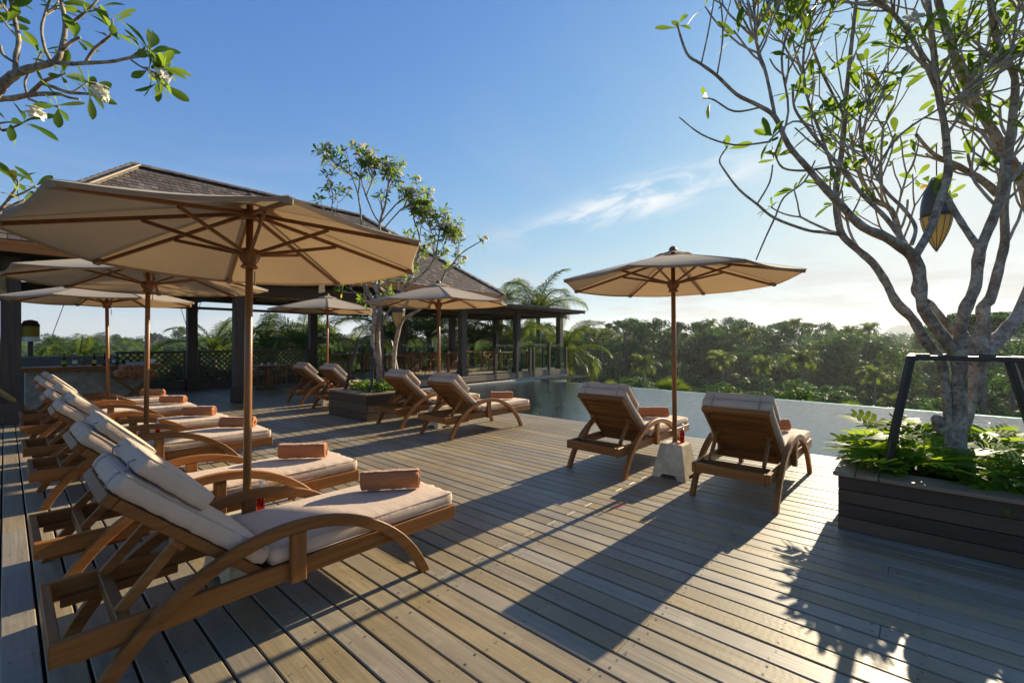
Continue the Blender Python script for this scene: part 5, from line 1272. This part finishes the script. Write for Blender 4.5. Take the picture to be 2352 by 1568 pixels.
# lanterns hanging in the frangipanis
def lantern(top, label, L_=0.62, rad=0.115, hang=.25):
    r = empty('hanging_lantern', top); tag(r, label, 'lantern', 'teardrop lanterns in the frangipanis')
    pr = lambda t: rad * (math.sin(math.pi * min(1, (t * .93 + .07))) ** .75 if t < .5 else math.sin(math.pi * (t * .93 + .07)) ** .9)
    MB().lathe([(max(.012, pr(t)), -L_ * t) for t in [i / 14 * .52 for i in range(15)]], 20).build('cap', M['lantern_cap'], r, True)
    MB().lathe([(max(.006, pr(t) * .97), -L_ * t) for t in [.52 + i / 14 * .48 for i in range(15)]], 20).build('shade', M['lamp_weave'], r, True)
    for k in range(12):
        a = 2 * math.pi * k / 12; MB().tube([(pr(t) * 1.0 * math.cos(a), pr(t) * 1.0 * math.sin(a), -L_ * t) for t in [.52 + i / 8 * .48 for i in range(9)]], .0028, 5).build('rib', M['lantern_cap'], r)
    for t in (.53, .98): MB().tube([(pr(t) * 1.03 * math.cos(a), pr(t) * 1.03 * math.sin(a), -L_ * t) for a in [2 * math.pi * i / 20 for i in range(21)]], .005, 5).build('hoop', M['lantern_cap'], r)
    MB().tube([(0, 0, 0), (0.01, 0, hang)], .005, 5).build('cord', M['black'], r)
lantern(PD(2151, 408, 4.05), 'blue grey teardrop lantern with woven shade in the large frangipani', .66, .112, .30)
lantern(PD(915, 668, 8.95), 'dark teardrop lantern with woven shade in the smaller planter frangipani', .80, .13, .35)

# ------------------------------------------------------------------ planter plants
def philo_mesh(seed):
    rg = random.Random(seed); V, Fs = [], []; L_ = .25; n = 5
    def quad(a, b, c, d): i = len(V); V.extend([a, b, c, d]); Fs.append((i, i + 1, i + 2, i + 3))
    zf = lambda x, y: -.55 * x * x - .55 * y * y + .25 * abs(y)
    for sgn in (-1, 1):
        for k in range(n):
            x0 = -.03 + (L_ + .01) * k / n; x1 = x0 + L_ / n * .92; ln = (.135 - .0095 * k) * rg.uniform(.85, 1.12) if k else .10; fw = .035 + .012 * k * .6 - (.03 if k == 0 else 0)
            wi = .052
            P_ = [(x0, 0), (x1, 0), (x1 + fw * .35, sgn * wi * 1.0), (x0 + fw * .35, sgn * wi * 1.0)]
            quad(*[(x, y, zf(x, y)) for x, y in P_])
            m0, m1 = x0 + fw * .35, x1 + fw * .35; q0, q1 = x0 + fw * .8 + .003, x1 + fw * .8 + .006
            quad(*[(x, y, zf(x, y)) for x, y in ((m0 + .003, sgn * wi), (m1 - .003, sgn * wi), (q1, sgn * ln * .72), (q0, sgn * ln * .72))])
            quad(*[(x, y, zf(x, y)) for x, y in ((q0, sgn * ln * .72), (q1, sgn * ln * .72), (q1 + fw * .30, sgn * ln), (q0 + fw * .45 + .008, sgn * ln * .97))])
    quad(*[(x, y, zf(x, y)) for x, y in ((L_ * .93, -.03), (L_ + .01, -.008), (L_ + .075, 0), (L_ + .01, .008))]); quad(*[(x, y, zf(x, y)) for x, y in ((L_ * .93, .03), (L_ * .93, -.03), (L_ + .01, -.008), (L_ + .01, .008))])
    mb = MB().add(V, Fs); mb.tube([(-.02, 0, 0), (L_, 0, zf(L_, 0) + .001)], [.0035, .001], 4)
    return mb.mesh('leaf', M['philo'], False)
ph_m = [philo_mesh(k) for k in range(4)]
def philo_plant(x, y, z, n, hgt, rad, label, seed, sc=1.0):
    rg = random.Random(seed); r = empty('philodendron', (x, y, z)); tag(r, label, 'plant', 'jagged leaf plants in the large planter')
    pet = MB()
    for k in range(n):
        a = rg.uniform(0, 6.28); rr = rad * rg.uniform(.35, 1.0); hh = hgt * rg.uniform(.35, 1.0); tip = Vector((rr * math.cos(a), rr * math.sin(a), hh))
        pet.tube([(0, 0, 0), tip * .5 + Vector((0, 0, hh * .22)), tip], [.007, .006, .004], 5)
        d = Vector((math.cos(a), math.sin(a), rg.uniform(-.35, .45))).normalized()
        T = Matrix.Translation(tip) @ (frame_to(d, Vector((rg.uniform(-.4, .4), rg.uniform(-.4, .4), 1)).normalized())).to_4x4() @ Matrix.Scale(rg.uniform(.75, 1.25) * sc, 4)
        inst('leaf', rg.choice(ph_m), r, T)
    pet.build('petioles', M['nest'], r)
spots = [(4.68, .14, 12, .09, .14), (4.95, .16, 14, .20, .18), (5.30, .14, 13, .28, .22), (4.72, -.02, 14, .14, .17), (5.05, .03, 15, .26, .22), (5.40, -.05, 12, .30, .22), (4.70, -.28, 12, .11, .14), (4.74, -.52, 15, .14, .17), (5.05, -.55, 15, .27, .22), (5.40, -.45, 12, .31, .22), (4.72, -.80, 14, .15, .16), (4.95, -.9, 15, .25, .22), (4.75, -1.15, 13, .2, .18), (5.2, -1.1, 12, .30, .24)]
for i, (x, y, n, hh, rd) in enumerate(spots): philo_plant(x, y, .42, n, hh, rd, 'bright green plant with deeply jagged leaves under the large frangipani', 50 + i)
sl_m = []
for k in range(3):
    V, Fs = strap_leaf(.30, .055, (.35, .5, .7)[k], 7, (1.0, .8, .6)[k]); sl_m.append(MB().add(V, Fs).mesh('leaf', M['nest'], True))
sm_m = []
for k in range(2):
    V, Fs = strap_leaf(.12, .05, .4 + .2 * k, 5, .6); sm_m.append(MB().add(V, Fs).mesh('leaf', M['nest'], True))
def strap_plant(x, y, z, n, sc, label, seed, ms, grp):
    rg = random.Random(seed); r = empty('strap_leaf_plant' if ms is sl_m else 'leafy_shrub', (x, y, z)); tag(r, label, 'plant', grp)
    for k in range(n):
        hz = 0 if ms is sl_m else rg.uniform(0, .16); off = Vector((0, 0, 0)) if ms is sl_m else Vector((rg.uniform(-.14, .14), rg.uniform(-.14, .14), hz))
        inst('leaf', rg.choice(ms), r, Matrix.Translation(off) @ Matrix.Rotation(k * 2.4 + rg.uniform(-.3, .3), 4, 'Z') @ Matrix.Rotation(rg.uniform(-.5, .25), 4, 'Y') @ Matrix.Scale(sc * rg.uniform(.7, 1.2), 4))
    if ms is not sl_m: MB().tube([(0, 0, 0), (.01, 0, .16)], .008, 5).build('stem', M['twig'], r)
for i, (x, y) in enumerate(((4.85, 7.75), (5.15, 7.70), (5.05, 8.05), (5.3, 7.95))): strap_plant(x, y, .475, 22, 1.05, 'rosette of upright strap leaves under the forked frangipani', 70 + i, sl_m, 'strap leaf rosettes in the smaller planter')
for i, (x, y) in enumerate(((4.72, 8.45), (4.66, 8.20), (4.70, 7.95), (4.95, 8.5), (4.66, 7.72), (4.92, 8.25), (5.2, 8.4), (4.8, 7.6))): strap_plant(x, y, .475, 34, 1.0, 'low bushy plant with small leaves in the smaller planter', 90 + i, sm_m, 'low bushy plants in the smaller planter')

# ------------------------------------------------------------------ palms and the forest in the valley
def frond_mesh(L_, droop, seed, n=46, ll=.75, mat='palm', wide=.045):
    rg = random.Random(seed); V, Fs, rv = [], [], []
    pts = []; x = z = 0.0; a = R(62)
    for i in range(25):
        pts.append(Vector((x, 0, z))); a -= droop * (0.5 + 1.1 * i / 24) / 24; x += L_ / 24 * math.cos(a); z += L_ / 24 * math.sin(a)
    mb = MB(); mb.tube(pts, [.028 * L_ / 3 * (1 - i / 26) + .004 for i in range(25)], 4, False); rv += [.9] * len(mb.f)
    for k in range(n):
        t = .16 + .84 * k / (n - 1); f = t * 24; i = min(int(f), 23); p = pts[i].lerp(pts[i + 1], f - i); tg = (pts[i + 1] - pts[i]).normalized(); up = Vector((-tg.z, 0, tg.x))
        env = math.sin(math.pi * (.12 + .83 * t)) ** .6
        for sg in (-1, 1):
            l = ll * env * rg.uniform(.85, 1.1); fw = .45 + .5 * t + rg.uniform(-.12, .12)
            d = (tg * fw + Vector((0, sg, 0)) + up * rg.uniform(.05, .4)).normalized(); w = tg * wide
            m = p + d * l * .45; e = p + d * l * .9 + Vector((0, 0, -l * rg.uniform(.18, .45)))
            b = len(mb.v); mb.v += [tuple(q) for q in (p - w * .35, p + w * .35, m + w * .5, m - w * .5, e)]; mb.f += [(b, b + 1, b + 2, b + 3), (b + 3, b + 2, b + 4)]; c = rg.random(); rv += [c, c]
    me = mb.mesh('frond', M[mat]); set_rnd(me, rv); return me
near_fronds = [frond_mesh(1.0 * s_, dr, k, 52, .30 * s_, wide=.0135 * s_) for k, (s_, dr) in enumerate(((1, 1.7), (1, 2.3), (1, 1.2), (1, 2.9)))]
def near_palm(px, py, d, L_, label, seed, nf=17, upw=0.0):
    rg = random.Random(seed); c = PD(px, py, d); zb = -7.0; r = empty('coconut_palm', (c.x + rg.uniform(-.6, .6), c.y + rg.uniform(-.6, .6), zb)); tag(r, label, 'palm', 'coconut palms just beyond the railings'); o = Vector(r.location); top = c - o
    MB().tube([Vector((0, 0, 0)).lerp(top, t) + Vector((.25 * math.sin(t * 3.14), 0, 0)) for t in [i / 8 for i in range(9)]], [.17 - .05 * i / 8 for i in range(9)], 9).build('trunk', M['palm_bark'], r, True)
    for k in range(nf):
        az = k * 2.4 + rg.uniform(-.3, .3); age = k / nf; pitch = R(24) * (1 - age) * 1.0 - R(34) * age + upw
        T = Matrix.Translation(top) @ Matrix.Rotation(az, 4, 'Z') @ Matrix.Rotation(-pitch + rg.uniform(-.12, .12), 4, 'Y') @ Matrix.Rotation(rg.uniform(-.5, .5), 4, 'X') @ Matrix.Scale(L_ * rg.uniform(.82, 1.12), 4)
        inst('frond', near_fronds[(2, 0, 0, 1, 3)[min(4, int(age * 5))]] if rg.random() < .8 else rg.choice(near_fronds), r, T)
palms = [(176, 838, 23, 2.3, 'small coconut palm seen over the bar bottles'), (92, 856, 21, 1.9, 'low coconut palm beside the outer pavilion post'), (490, 820, 23, 2.5, 'coconut palm behind the lattice railing beyond its corner post'), (625, 812, 20, 2.5, 'bushy coconut palm behind the lattice railing near the dining table'),
 (705, 805, 19.5, 2.9, 'coconut palm with steep fronds behind the lattice railing end'), (800, 830, 23, 2.4, 'coconut palm beyond the back glass beside the lattice end'), (905, 790, 21.5, 2.8, 'coconut palm behind the small frangipani trunks'), (985, 775, 22.5, 3.0, 'coconut palm behind the first terrace posts'),
 (1085, 790, 23.5, 3.0, 'coconut palm behind the middle of the terrace'), (1160, 815, 24.5, 2.9, 'low coconut palm behind the terrace tables'), (1236, 722, 26, 3.0, 'tall coconut palm rising above the flat terrace roof'), (1288, 832, 23.5, 3.0, 'coconut palm with long drooping fronds past the outer terrace post'), (1150, 700, 27, 2.0, 'slim coconut palm behind the right roof hip'), (345, 850, 24, 2.2, 'low coconut palm behind the orchid')]
for i, (px, py, d, L_, lb) in enumerate(palms): near_palm(px, py, d, L_, lb, 200 + i, 18 if L_ > 2.2 else 14)

def crown_cloud(mb, rv, clumps, per, size, rg, squash=.8):
    for (c, rad) in clumps:
        base = rg.random() * .35
        for _ in range(per):
            while True:
                q = Vector((rg.uniform(-1, 1), rg.uniform(-1, 1), rg.uniform(-1, 1)))
                if .25 < q.length < 1: break
            q = q.normalized() * (q.length ** .45); p = c + Vector((q.x * rad, q.y * rad, q.z * rad * squash))
            s_ = size * rg.uniform(.6, 1.3); n = (q * 1.5 + Vector((rg.uniform(-.9, .9), rg.uniform(-.9, .9), rg.uniform(-.4, .9)))).normalized(); a = n.orthogonal().normalized(); a = Matrix.Rotation(rg.uniform(0, 6.28), 3, n) @ a; b = n.cross(a)
            k = len(mb.v); mb.v += [tuple(p - a * s_), tuple(p + b * s_ * .42), tuple(p + a * s_), tuple(p - b * s_ * .42)]; mb.f.append((k, k + 1, k + 2, k + 3)); rv.append((base + rg.random() * .6) % 1)
def make_tree(kind, seed):
    rg = random.Random(seed); h = 13.5; tk = MB(); mb = MB(); rv = []; cl = []
    if kind == 'round':
        tk.tube([(0, 0, -3), (.2, 0, 3), (.1, .2, 7.5)], [.34, .26, .16], 7)
        for k in range(26):
            a = rg.uniform(0, 6.28); z = rg.uniform(3.6, 12.6); rm = 4.3 * math.sin(math.pi * min(1, (z - 2.2) / 11.2)) ** .6; r_ = rm * rg.uniform(.6, 1); cl.append((Vector((r_ * math.cos(a), r_ * math.sin(a), z)), rg.uniform(1.0, 1.9)))
        for k in range(6): a = k * 1.05; tk.tube([(.1, .1, 5 + k * .4), (1.4 * math.cos(a), 1.4 * math.sin(a), 7.5 + k * .3), (2.8 * math.cos(a), 2.8 * math.sin(a), 9.5 + k * .2)], [.14, .09, .04], 5)
        crown_cloud(mb, rv, cl, 200, .26, rg)
    elif kind == 'tall':
        tk.tube([(0, 0, -3), (.15, 0, 4), (-.1, .1, 11)], [.30, .24, .12], 7)
        for k in range(40):
            a = rg.uniform(0, 6.28); z = rg.uniform(4.5, 13.2); rm = 2.7 * math.sin(math.pi * min(1, (z - 3) / 10.8)) ** .5; r_ = rm * rg.uniform(.3, 1); cl.append((Vector((r_ * math.cos(a), r_ * math.sin(a), z)), rg.uniform(.6, 1.2)))
        crown_cloud(mb, rv, cl, 95, .24, rg)
    elif kind == 'flat':                                            # layered, open umbrella crown
        tk.tube([(0, 0, -3), (.1, .1, 5), (.3, 0, 9)], [.30, .24, .17], 7)
        for k in range(13):
            a = k * 2.4; L_ = rg.uniform(2.2, 5.0); z = 9.6 + 3.0 * (1 - L_ / 5.5) + rg.uniform(-.3, .6); e = Vector((L_ * math.cos(a), L_ * math.sin(a), z)); tk.tube([(.25, 0, 6.5 + k * .18), e * .5 + Vector((0, 0, 4.3)), e], [.12, .07, .03], 5)
            for _ in range(4): cl.append((e + Vector((rg.uniform(-1, 1), rg.uniform(-1, 1), rg.uniform(-.15, .35))), rg.uniform(.6, 1.15)))
        crown_cloud(mb, rv, cl, 90, .21, rg, .38)
    elif kind == 'bush':
        for k in range(20):
            a = rg.uniform(0, 6.28); z = rg.uniform(.5, 6.5); rm = 3.6 * math.sin(math.pi * min(1, (z + 2.5) / 9.4)) ** .6; r_ = rm * rg.uniform(.5, 1); cl.append((Vector((r_ * math.cos(a), r_ * math.sin(a), z + 6.5)), rg.uniform(.9, 1.7)))
        tk.tube([(0, 0, -3), (0, 0, 9)], [.3, .12], 6)
        crown_cloud(mb, rv, cl, 200, .24, rg)
    mat = {'round': 'tree_a', 'tall': 'tree_b', 'flat': 'tree_b', 'bush': 'tree_c'}[kind]
    if kind == 'round' and seed % 2: mat = 'tree_b'
    me = mb.mesh('crown', M[mat]); set_rnd(me, rv)
    return tk.mesh('trunk', M['bark_forest'], True), me
def make_far_palm(seed):
    rg = random.Random(seed); tk = MB(); h = 13.0; ln = rg.uniform(-1.2, 1.2)
    tk.tube([(ln * math.sin(t * 1.57) - ln, 0, -3 + (h + 1.0) * t) for t in [i / 6 for i in range(7)]], [.20 - .07 * i / 6 for i in range(7)], 6)
    mb = MB(); rv = []; fr = [frond_mesh(3.0, dr, seed + k, 26, .85, wide=.11) for k, dr in enumerate((1.5, 2.2, 2.9))]
    for k in range(22):
        age = k / 22; pitch = R(28) * (1 - age) - R(30) * age; f = fr[min(2, int(age * 3))]; T = Matrix.Translation((0, 0, h - 2.05)) @ Matrix.Rotation(k * 2.4, 4, 'Z') @ Matrix.Rotation(-pitch, 4, 'Y') @ Matrix.Rotation(rg.uniform(-.5, .5), 4, 'X') @ Matrix.Scale(rg.uniform(.8, 1.1), 4)
        mb.add([q.co for q in f.vertices], [tuple(p.vertices) for p in f.polygons], T); c = rg.random() * .4; rv += [(c + rg.random() * .5) % 1 for _ in f.polygons]
    me = mb.mesh('crown', M['palm']); set_rnd(me, rv)
    return tk.mesh('trunk', M['palm_bark'], True), me
kinds = {'round': [make_tree('round', k) for k in (1, 2, 3)], 'tall': [make_tree('tall', k) for k in (4, 5)], 'flat': [make_tree('flat', k) for k in (6, 7)], 'bush': [make_tree('bush', k) for k in (8, 9)], 'palm': [make_far_palm(k) for k in (10, 20, 30)]}
KL = {'round': ('broadleaf_tree', 'dense round crowned dark green tree in the valley forest', 'round crowned forest trees'), 'tall': ('broadleaf_tree', 'narrow upright green tree in the valley forest', 'narrow forest trees'), 'flat': ('umbrella_tree', 'open flat topped tree with layered branches in the valley forest', 'flat topped forest trees'), 'bush': ('leafy_tree', 'low bushy light green tree in the valley forest', 'low bushy forest trees'), 'palm': ('coconut_palm', 'distant coconut palm standing in the valley forest', 'coconut palms in the valley forest')}
def forest_tree(kind, px, d, ytop, sc, rg):
    top = PD(px, ytop, d); hh = 13.3 * sc; nm, lb, gp = KL[kind]; tm, cm = rg.choice(kinds[kind])
    r = empty(nm, (top.x, top.y, top.z - hh), rg.uniform(0, 6.28)); r.scale = (sc * rg.uniform(.9, 1.15), sc * rg.uniform(.9, 1.15), sc); tag(r, lb, 'palm' if kind == 'palm' else 'tree', gp)
    inst('trunk', tm, r); inst('crown', cm, r); return r
rg = random.Random(77); nt_ = 0
for d, step in ((36, 4.6), (46, 5), (56, 5.2), (64, 5.4), (72, 5.6), (80, 5.8), (88, 6.2), (96, 6.6), (106, 7.2), (122, 8.5), (150, 10), (185, 12), (228, 14)):
    a = R(-50) + rg.uniform(0, .05)
    while a < R(52):
        px = CX + F * math.tan(a); a += step / d * rg.uniform(.75, 1.25); dd = d * rg.uniform(.92, 1.1)
        if px < 1330 and d < 60: continue
        if px < 1000 and d < 78: continue
        yt = top_y(dd, px) + rg.gauss(0, 12) ; k = rg.random()
        kind = 'palm' if k < .24 else 'round' if k < .56 else 'tall' if k < .74 else 'flat' if k < .84 else 'bush'
        if 2010 < px < 2190 and d > 80: yt += 24
        if d < 50 and kind in ('flat',): kind = 'bush'
        sc = rg.uniform(.8, 1.15) * (1.25 if 76 < d < 130 and px > 1200 else 1.0 if d > 60 else .75)
        if kind in ('palm', 'flat') and d > 70: yt -= rg.uniform(0, 14)
        forest_tree(kind, px, dd, yt, sc, rg); nt_ += 1
# the trees that stand out against the sky in the photograph
for kind, px, d, yt, sc in (('flat', 1438, 92, 722, .8), ('round', 1512, 90, 730, .75), ('round', 1605, 95, 737, .85), ('flat', 1685, 95, 734, .85), ('palm', 1712, 88, 752, .75), ('palm', 1826, 100, 728, .75), ('palm', 1950, 98, 745, .8), ('palm', 1995, 96, 739, .85), ('palm', 1842, 62, 796, .95), ('flat', 2262, 52, 690, .95), ('round', 2330, 60, 715, 1.0), ('bush', 2060, 70, 805, .9), ('flat', 2200, 58, 720, .8), ('palm', 1910, 150, 748, .8), ('round', 1465, 86, 742, .8), ('flat', 1475, 100, 732, .7), ('round', 1640, 90, 752, .8), ('tall', 1560, 96, 742, .8), ('round', 1745, 100, 756, .8), ('palm', 1385, 80, 752, .8), ('palm', 1660, 70, 800, .9), ('palm', 1755, 66, 812, .9), ('palm', 2010, 60, 832, .9), ('palm', 1480, 64, 808, .9)):
    forest_tree(kind, px, d, yt, sc, rg)
def far_wood():
    mb = MB(); rv = []; rg = random.Random(99)
    for _ in range(1500):
        d = 250 * math.exp(rg.random() * 1.5); a = R(rg.uniform(-52, 54)); px = CX + F * math.tan(a); w = min(1, max(0, (px - 800) / 500))
        yt = (779 - 4 * (d - 250) / 800) * (1 - w) + (768 + 6 * (d - 250) / 800) * w + rg.gauss(0, 3.5); c = PD(px, yt, d / math.sqrt(1 + math.tan(a) ** 2) if False else d)
        rad = rg.uniform(3.0, 5.5) * (1 + d / 900); crown_cloud(mb, rv, [(c - Vector((0, 0, rad * .7)), rad), (c - Vector((rad * .4, rad * .2, rad * 1.7)), rad * 1.15)], 26, rad * .34, rg, .75)
    me = mb.mesh('far_forest', M['tree_a']); set_rnd(me, rv); o = inst('far_forest', me); tag(o, 'far forest reading as one green mass along the horizon', 'forest', None, 'stuff')
far_wood()
def hills():
    mb = MB(); rg = random.Random(4)
    def ridge(d, prof, wd):
        n = len(prof); V = []
        for px, y in prof: p = PD(px, y, d); V += [(p.x, p.y, p.z), (p.x * (1 + wd), p.y * (1 + wd), -40)]
        F2 = []
        for px, y in prof: p = PD(px, y, d); V.append((p.x * (1 - wd * .6), p.y * (1 - wd * .6), -30))
        for i in range(n - 1): F2 += [(2 * i, 2 * i + 2, 2 * i + 3, 2 * i + 1), (2 * n + i, 2 * n + i + 1, 2 * i + 2, 2 * i)]
        mb.add(V, F2)
    ridge(1500, [(1850, 790), (1930, 778), (1990, 768), (2030, 762), (2045, 752), (2065, 746), (2090, 745), (2112, 752), (2130, 764), (2200, 766), (2300, 770), (2450, 776)], .1)
    ridge(1900, [(-200, 781), (60, 782), (150, 785), (400, 781), (800, 783), (1200, 776), (1700, 774), (2000, 772), (2450, 776)], .1)
    tag(mb.build('hills', M['hill'], None, True), 'distant hazy hill beyond the forest', None, None, 'structure')
hills()
# planting just outside the pool edge
fan = []
def fan_leaf():
    mb = MB(); rv = []
    for k in range(22):
        a = R(-105 + 210 * k / 21); d = Vector((math.cos(a), math.sin(a), .12)); s_ = d.cross(Vector((0, 0, 1))).normalized() * .035; b = len(mb.v)
        e = d * .75 + Vector((0, 0, -.16)); m = d * .45; mb.v += [(0, 0, 0), tuple(m + s_), tuple(e), tuple(m - s_)]; mb.f.append((b, b + 1, b + 2, b + 3)); rv.append(k / 22 * .5)
    me = mb.mesh('fan_leaf', M['palm']); set_rnd(me, rv); return me
fm = fan_leaf()
def fan_palm(px, py, d, sc, label, seed):
    rg = random.Random(seed); c = PD(px, py, d); r = empty('fan_palm', (c.x, c.y, c.z - 2.6)); tag(r, label, 'palm'); MB().tube([(0, 0, -1.5), (0, 0, 2.2)], [.12, .09], 8).build('trunk', M['palm_bark'], r, True)
    for k in range(24):
        az = k * 2.4; el = R(75 - 85 * k / 24); d_ = Vector((math.cos(az) * math.cos(el), math.sin(az) * math.cos(el), math.sin(el))); T = Matrix.Translation(Vector((0, 0, 2.1)) + d_ * .55 * sc) @ frame_to(d_, Vector((0, 0, 1)) if el < 1.2 else Vector((1, 0, 0))).to_4x4() @ Matrix.Rotation(rg.uniform(-.4, .4), 4, 'X') @ Matrix.Scale(sc * rg.uniform(.8, 1.1), 4); inst('fan_leaf', fm, r, T)
    pb = MB()
    for k in range(24):
        az = k * 2.4; el = R(75 - 85 * k / 24); d_ = Vector((math.cos(az) * math.cos(el), math.sin(az) * math.cos(el), math.sin(el))); pb.tube([(0, 0, 2.05), Vector((0, 0, 2.1)) + d_ * .56 * sc], .012, 4)
    pb.build('leaf_stalks', M['nest'], r)
fan_palm(1541, 898, 19.5, .95, 'fan palm rising just beyond the infinity edge of the pool', 1)
fan_palm(1400, 884, 22, .6, 'small fan palm beyond the pool edge near the terrace corner', 2)
fan_palm(1958, 930, 16.5, .55, 'little fan palm below the pool edge beside the large tree guard', 3)
def shrub(px, py, d, w, h, label, seed, mat='tree_c', per=80, n=16, size=.07):
    rg = random.Random(seed); c = PD(px, py, d); mb = MB(); rv = []; r = empty('shrub', (c.x, c.y, c.z - h)); tag(r, label, 'shrub', 'shrubs just outside the deck')
    cl = [(Vector((rg.uniform(-w, w), rg.uniform(-w, w), h * rg.uniform(.35, .92))), rg.uniform(.18, .34) * max(1, w)) for _ in range(n)]; crown_cloud(mb, rv, cl, per, size, rg); me = mb.mesh('foliage', M[mat]); set_rnd(me, rv); inst('foliage', me, r); MB().tube([(0, 0, -1.5), (0, 0, h * .7)], .05, 6).build('stem', M['bark_forest'], r)
shrub(1690, 893, 17.5, .8, 1.0, 'bright green shrub clipped just below the pool edge beside the fan palm', 1, 'tree_c', 90, 22)
shrub(1800, 897, 17, .8, 1.0, 'bright green shrub just below the pool edge behind the far pool lounger', 2, 'tree_c', 90, 22)
for i, (px, py, d, w, h) in enumerate(((390, 842, 18.5, 1.3, 2.4), (480, 838, 18.5, 1.3, 2.4), (570, 846, 18.8, 1.3, 2.2), (660, 842, 19, 1.3, 2.4), (760, 850, 19.5, 1.4, 2.2), (860, 846, 20, 1.4, 2.4), (960, 842, 21, 1.5, 2.4), (1070, 842, 22, 1.5, 2.4), (1180, 842, 23, 1.5, 2.4), (250, 850, 20, 1.4, 2.2), (150, 848, 20, 1.4, 2.2))):
    shrub(px, py, d, w, h, 'leafy garden shrub showing through the railing', 10 + i, 'tree_c' if i % 2 else 'tree_b', 100, 26, .13)

# ------------------------------------------------------------------ air
hz = NT('haze_volume'); pv = hz.n('VolumePrincipled', {'Density': 0.00028, 'Anisotropy': 0.3}); pv.inputs['Color'].default_value = (0.86, 0.91, 0.97, 1); hz.L.new(pv.outputs[0], hz.out.inputs['Volume'])
HAZE = True
if HAZE:
    hb = MB().box(-2700, 2700, -2700, 2700, -45, 66, 0).build('haze', hz.m); tag(hb, 'thin morning haze lying over the valley', None, None, 'stuff')
# a few dry leaves blown onto the boards
lt = MB(); rg = random.Random(12)
for _ in range(34):
    x, y = rg.uniform(.3, 6.6), rg.uniform(.2, 9.5); a = rg.uniform(0, 6.28); l = rg.uniform(.008, .022); c, s_ = math.cos(a), math.sin(a); z = rg.uniform(.002, .005)
    lt.add([(x - c * l, y - s_ * l, z), (x + s_ * l * .35, y - c * l * .35, z + .004), (x + c * l, y + s_ * l, z + .001), (x - s_ * l * .35, y + c * l * .35, z + .005)], [(0, 1, 2, 3)])
tag(lt.build('leaf_litter', M['frang_dry'], deck), kind='stuff')
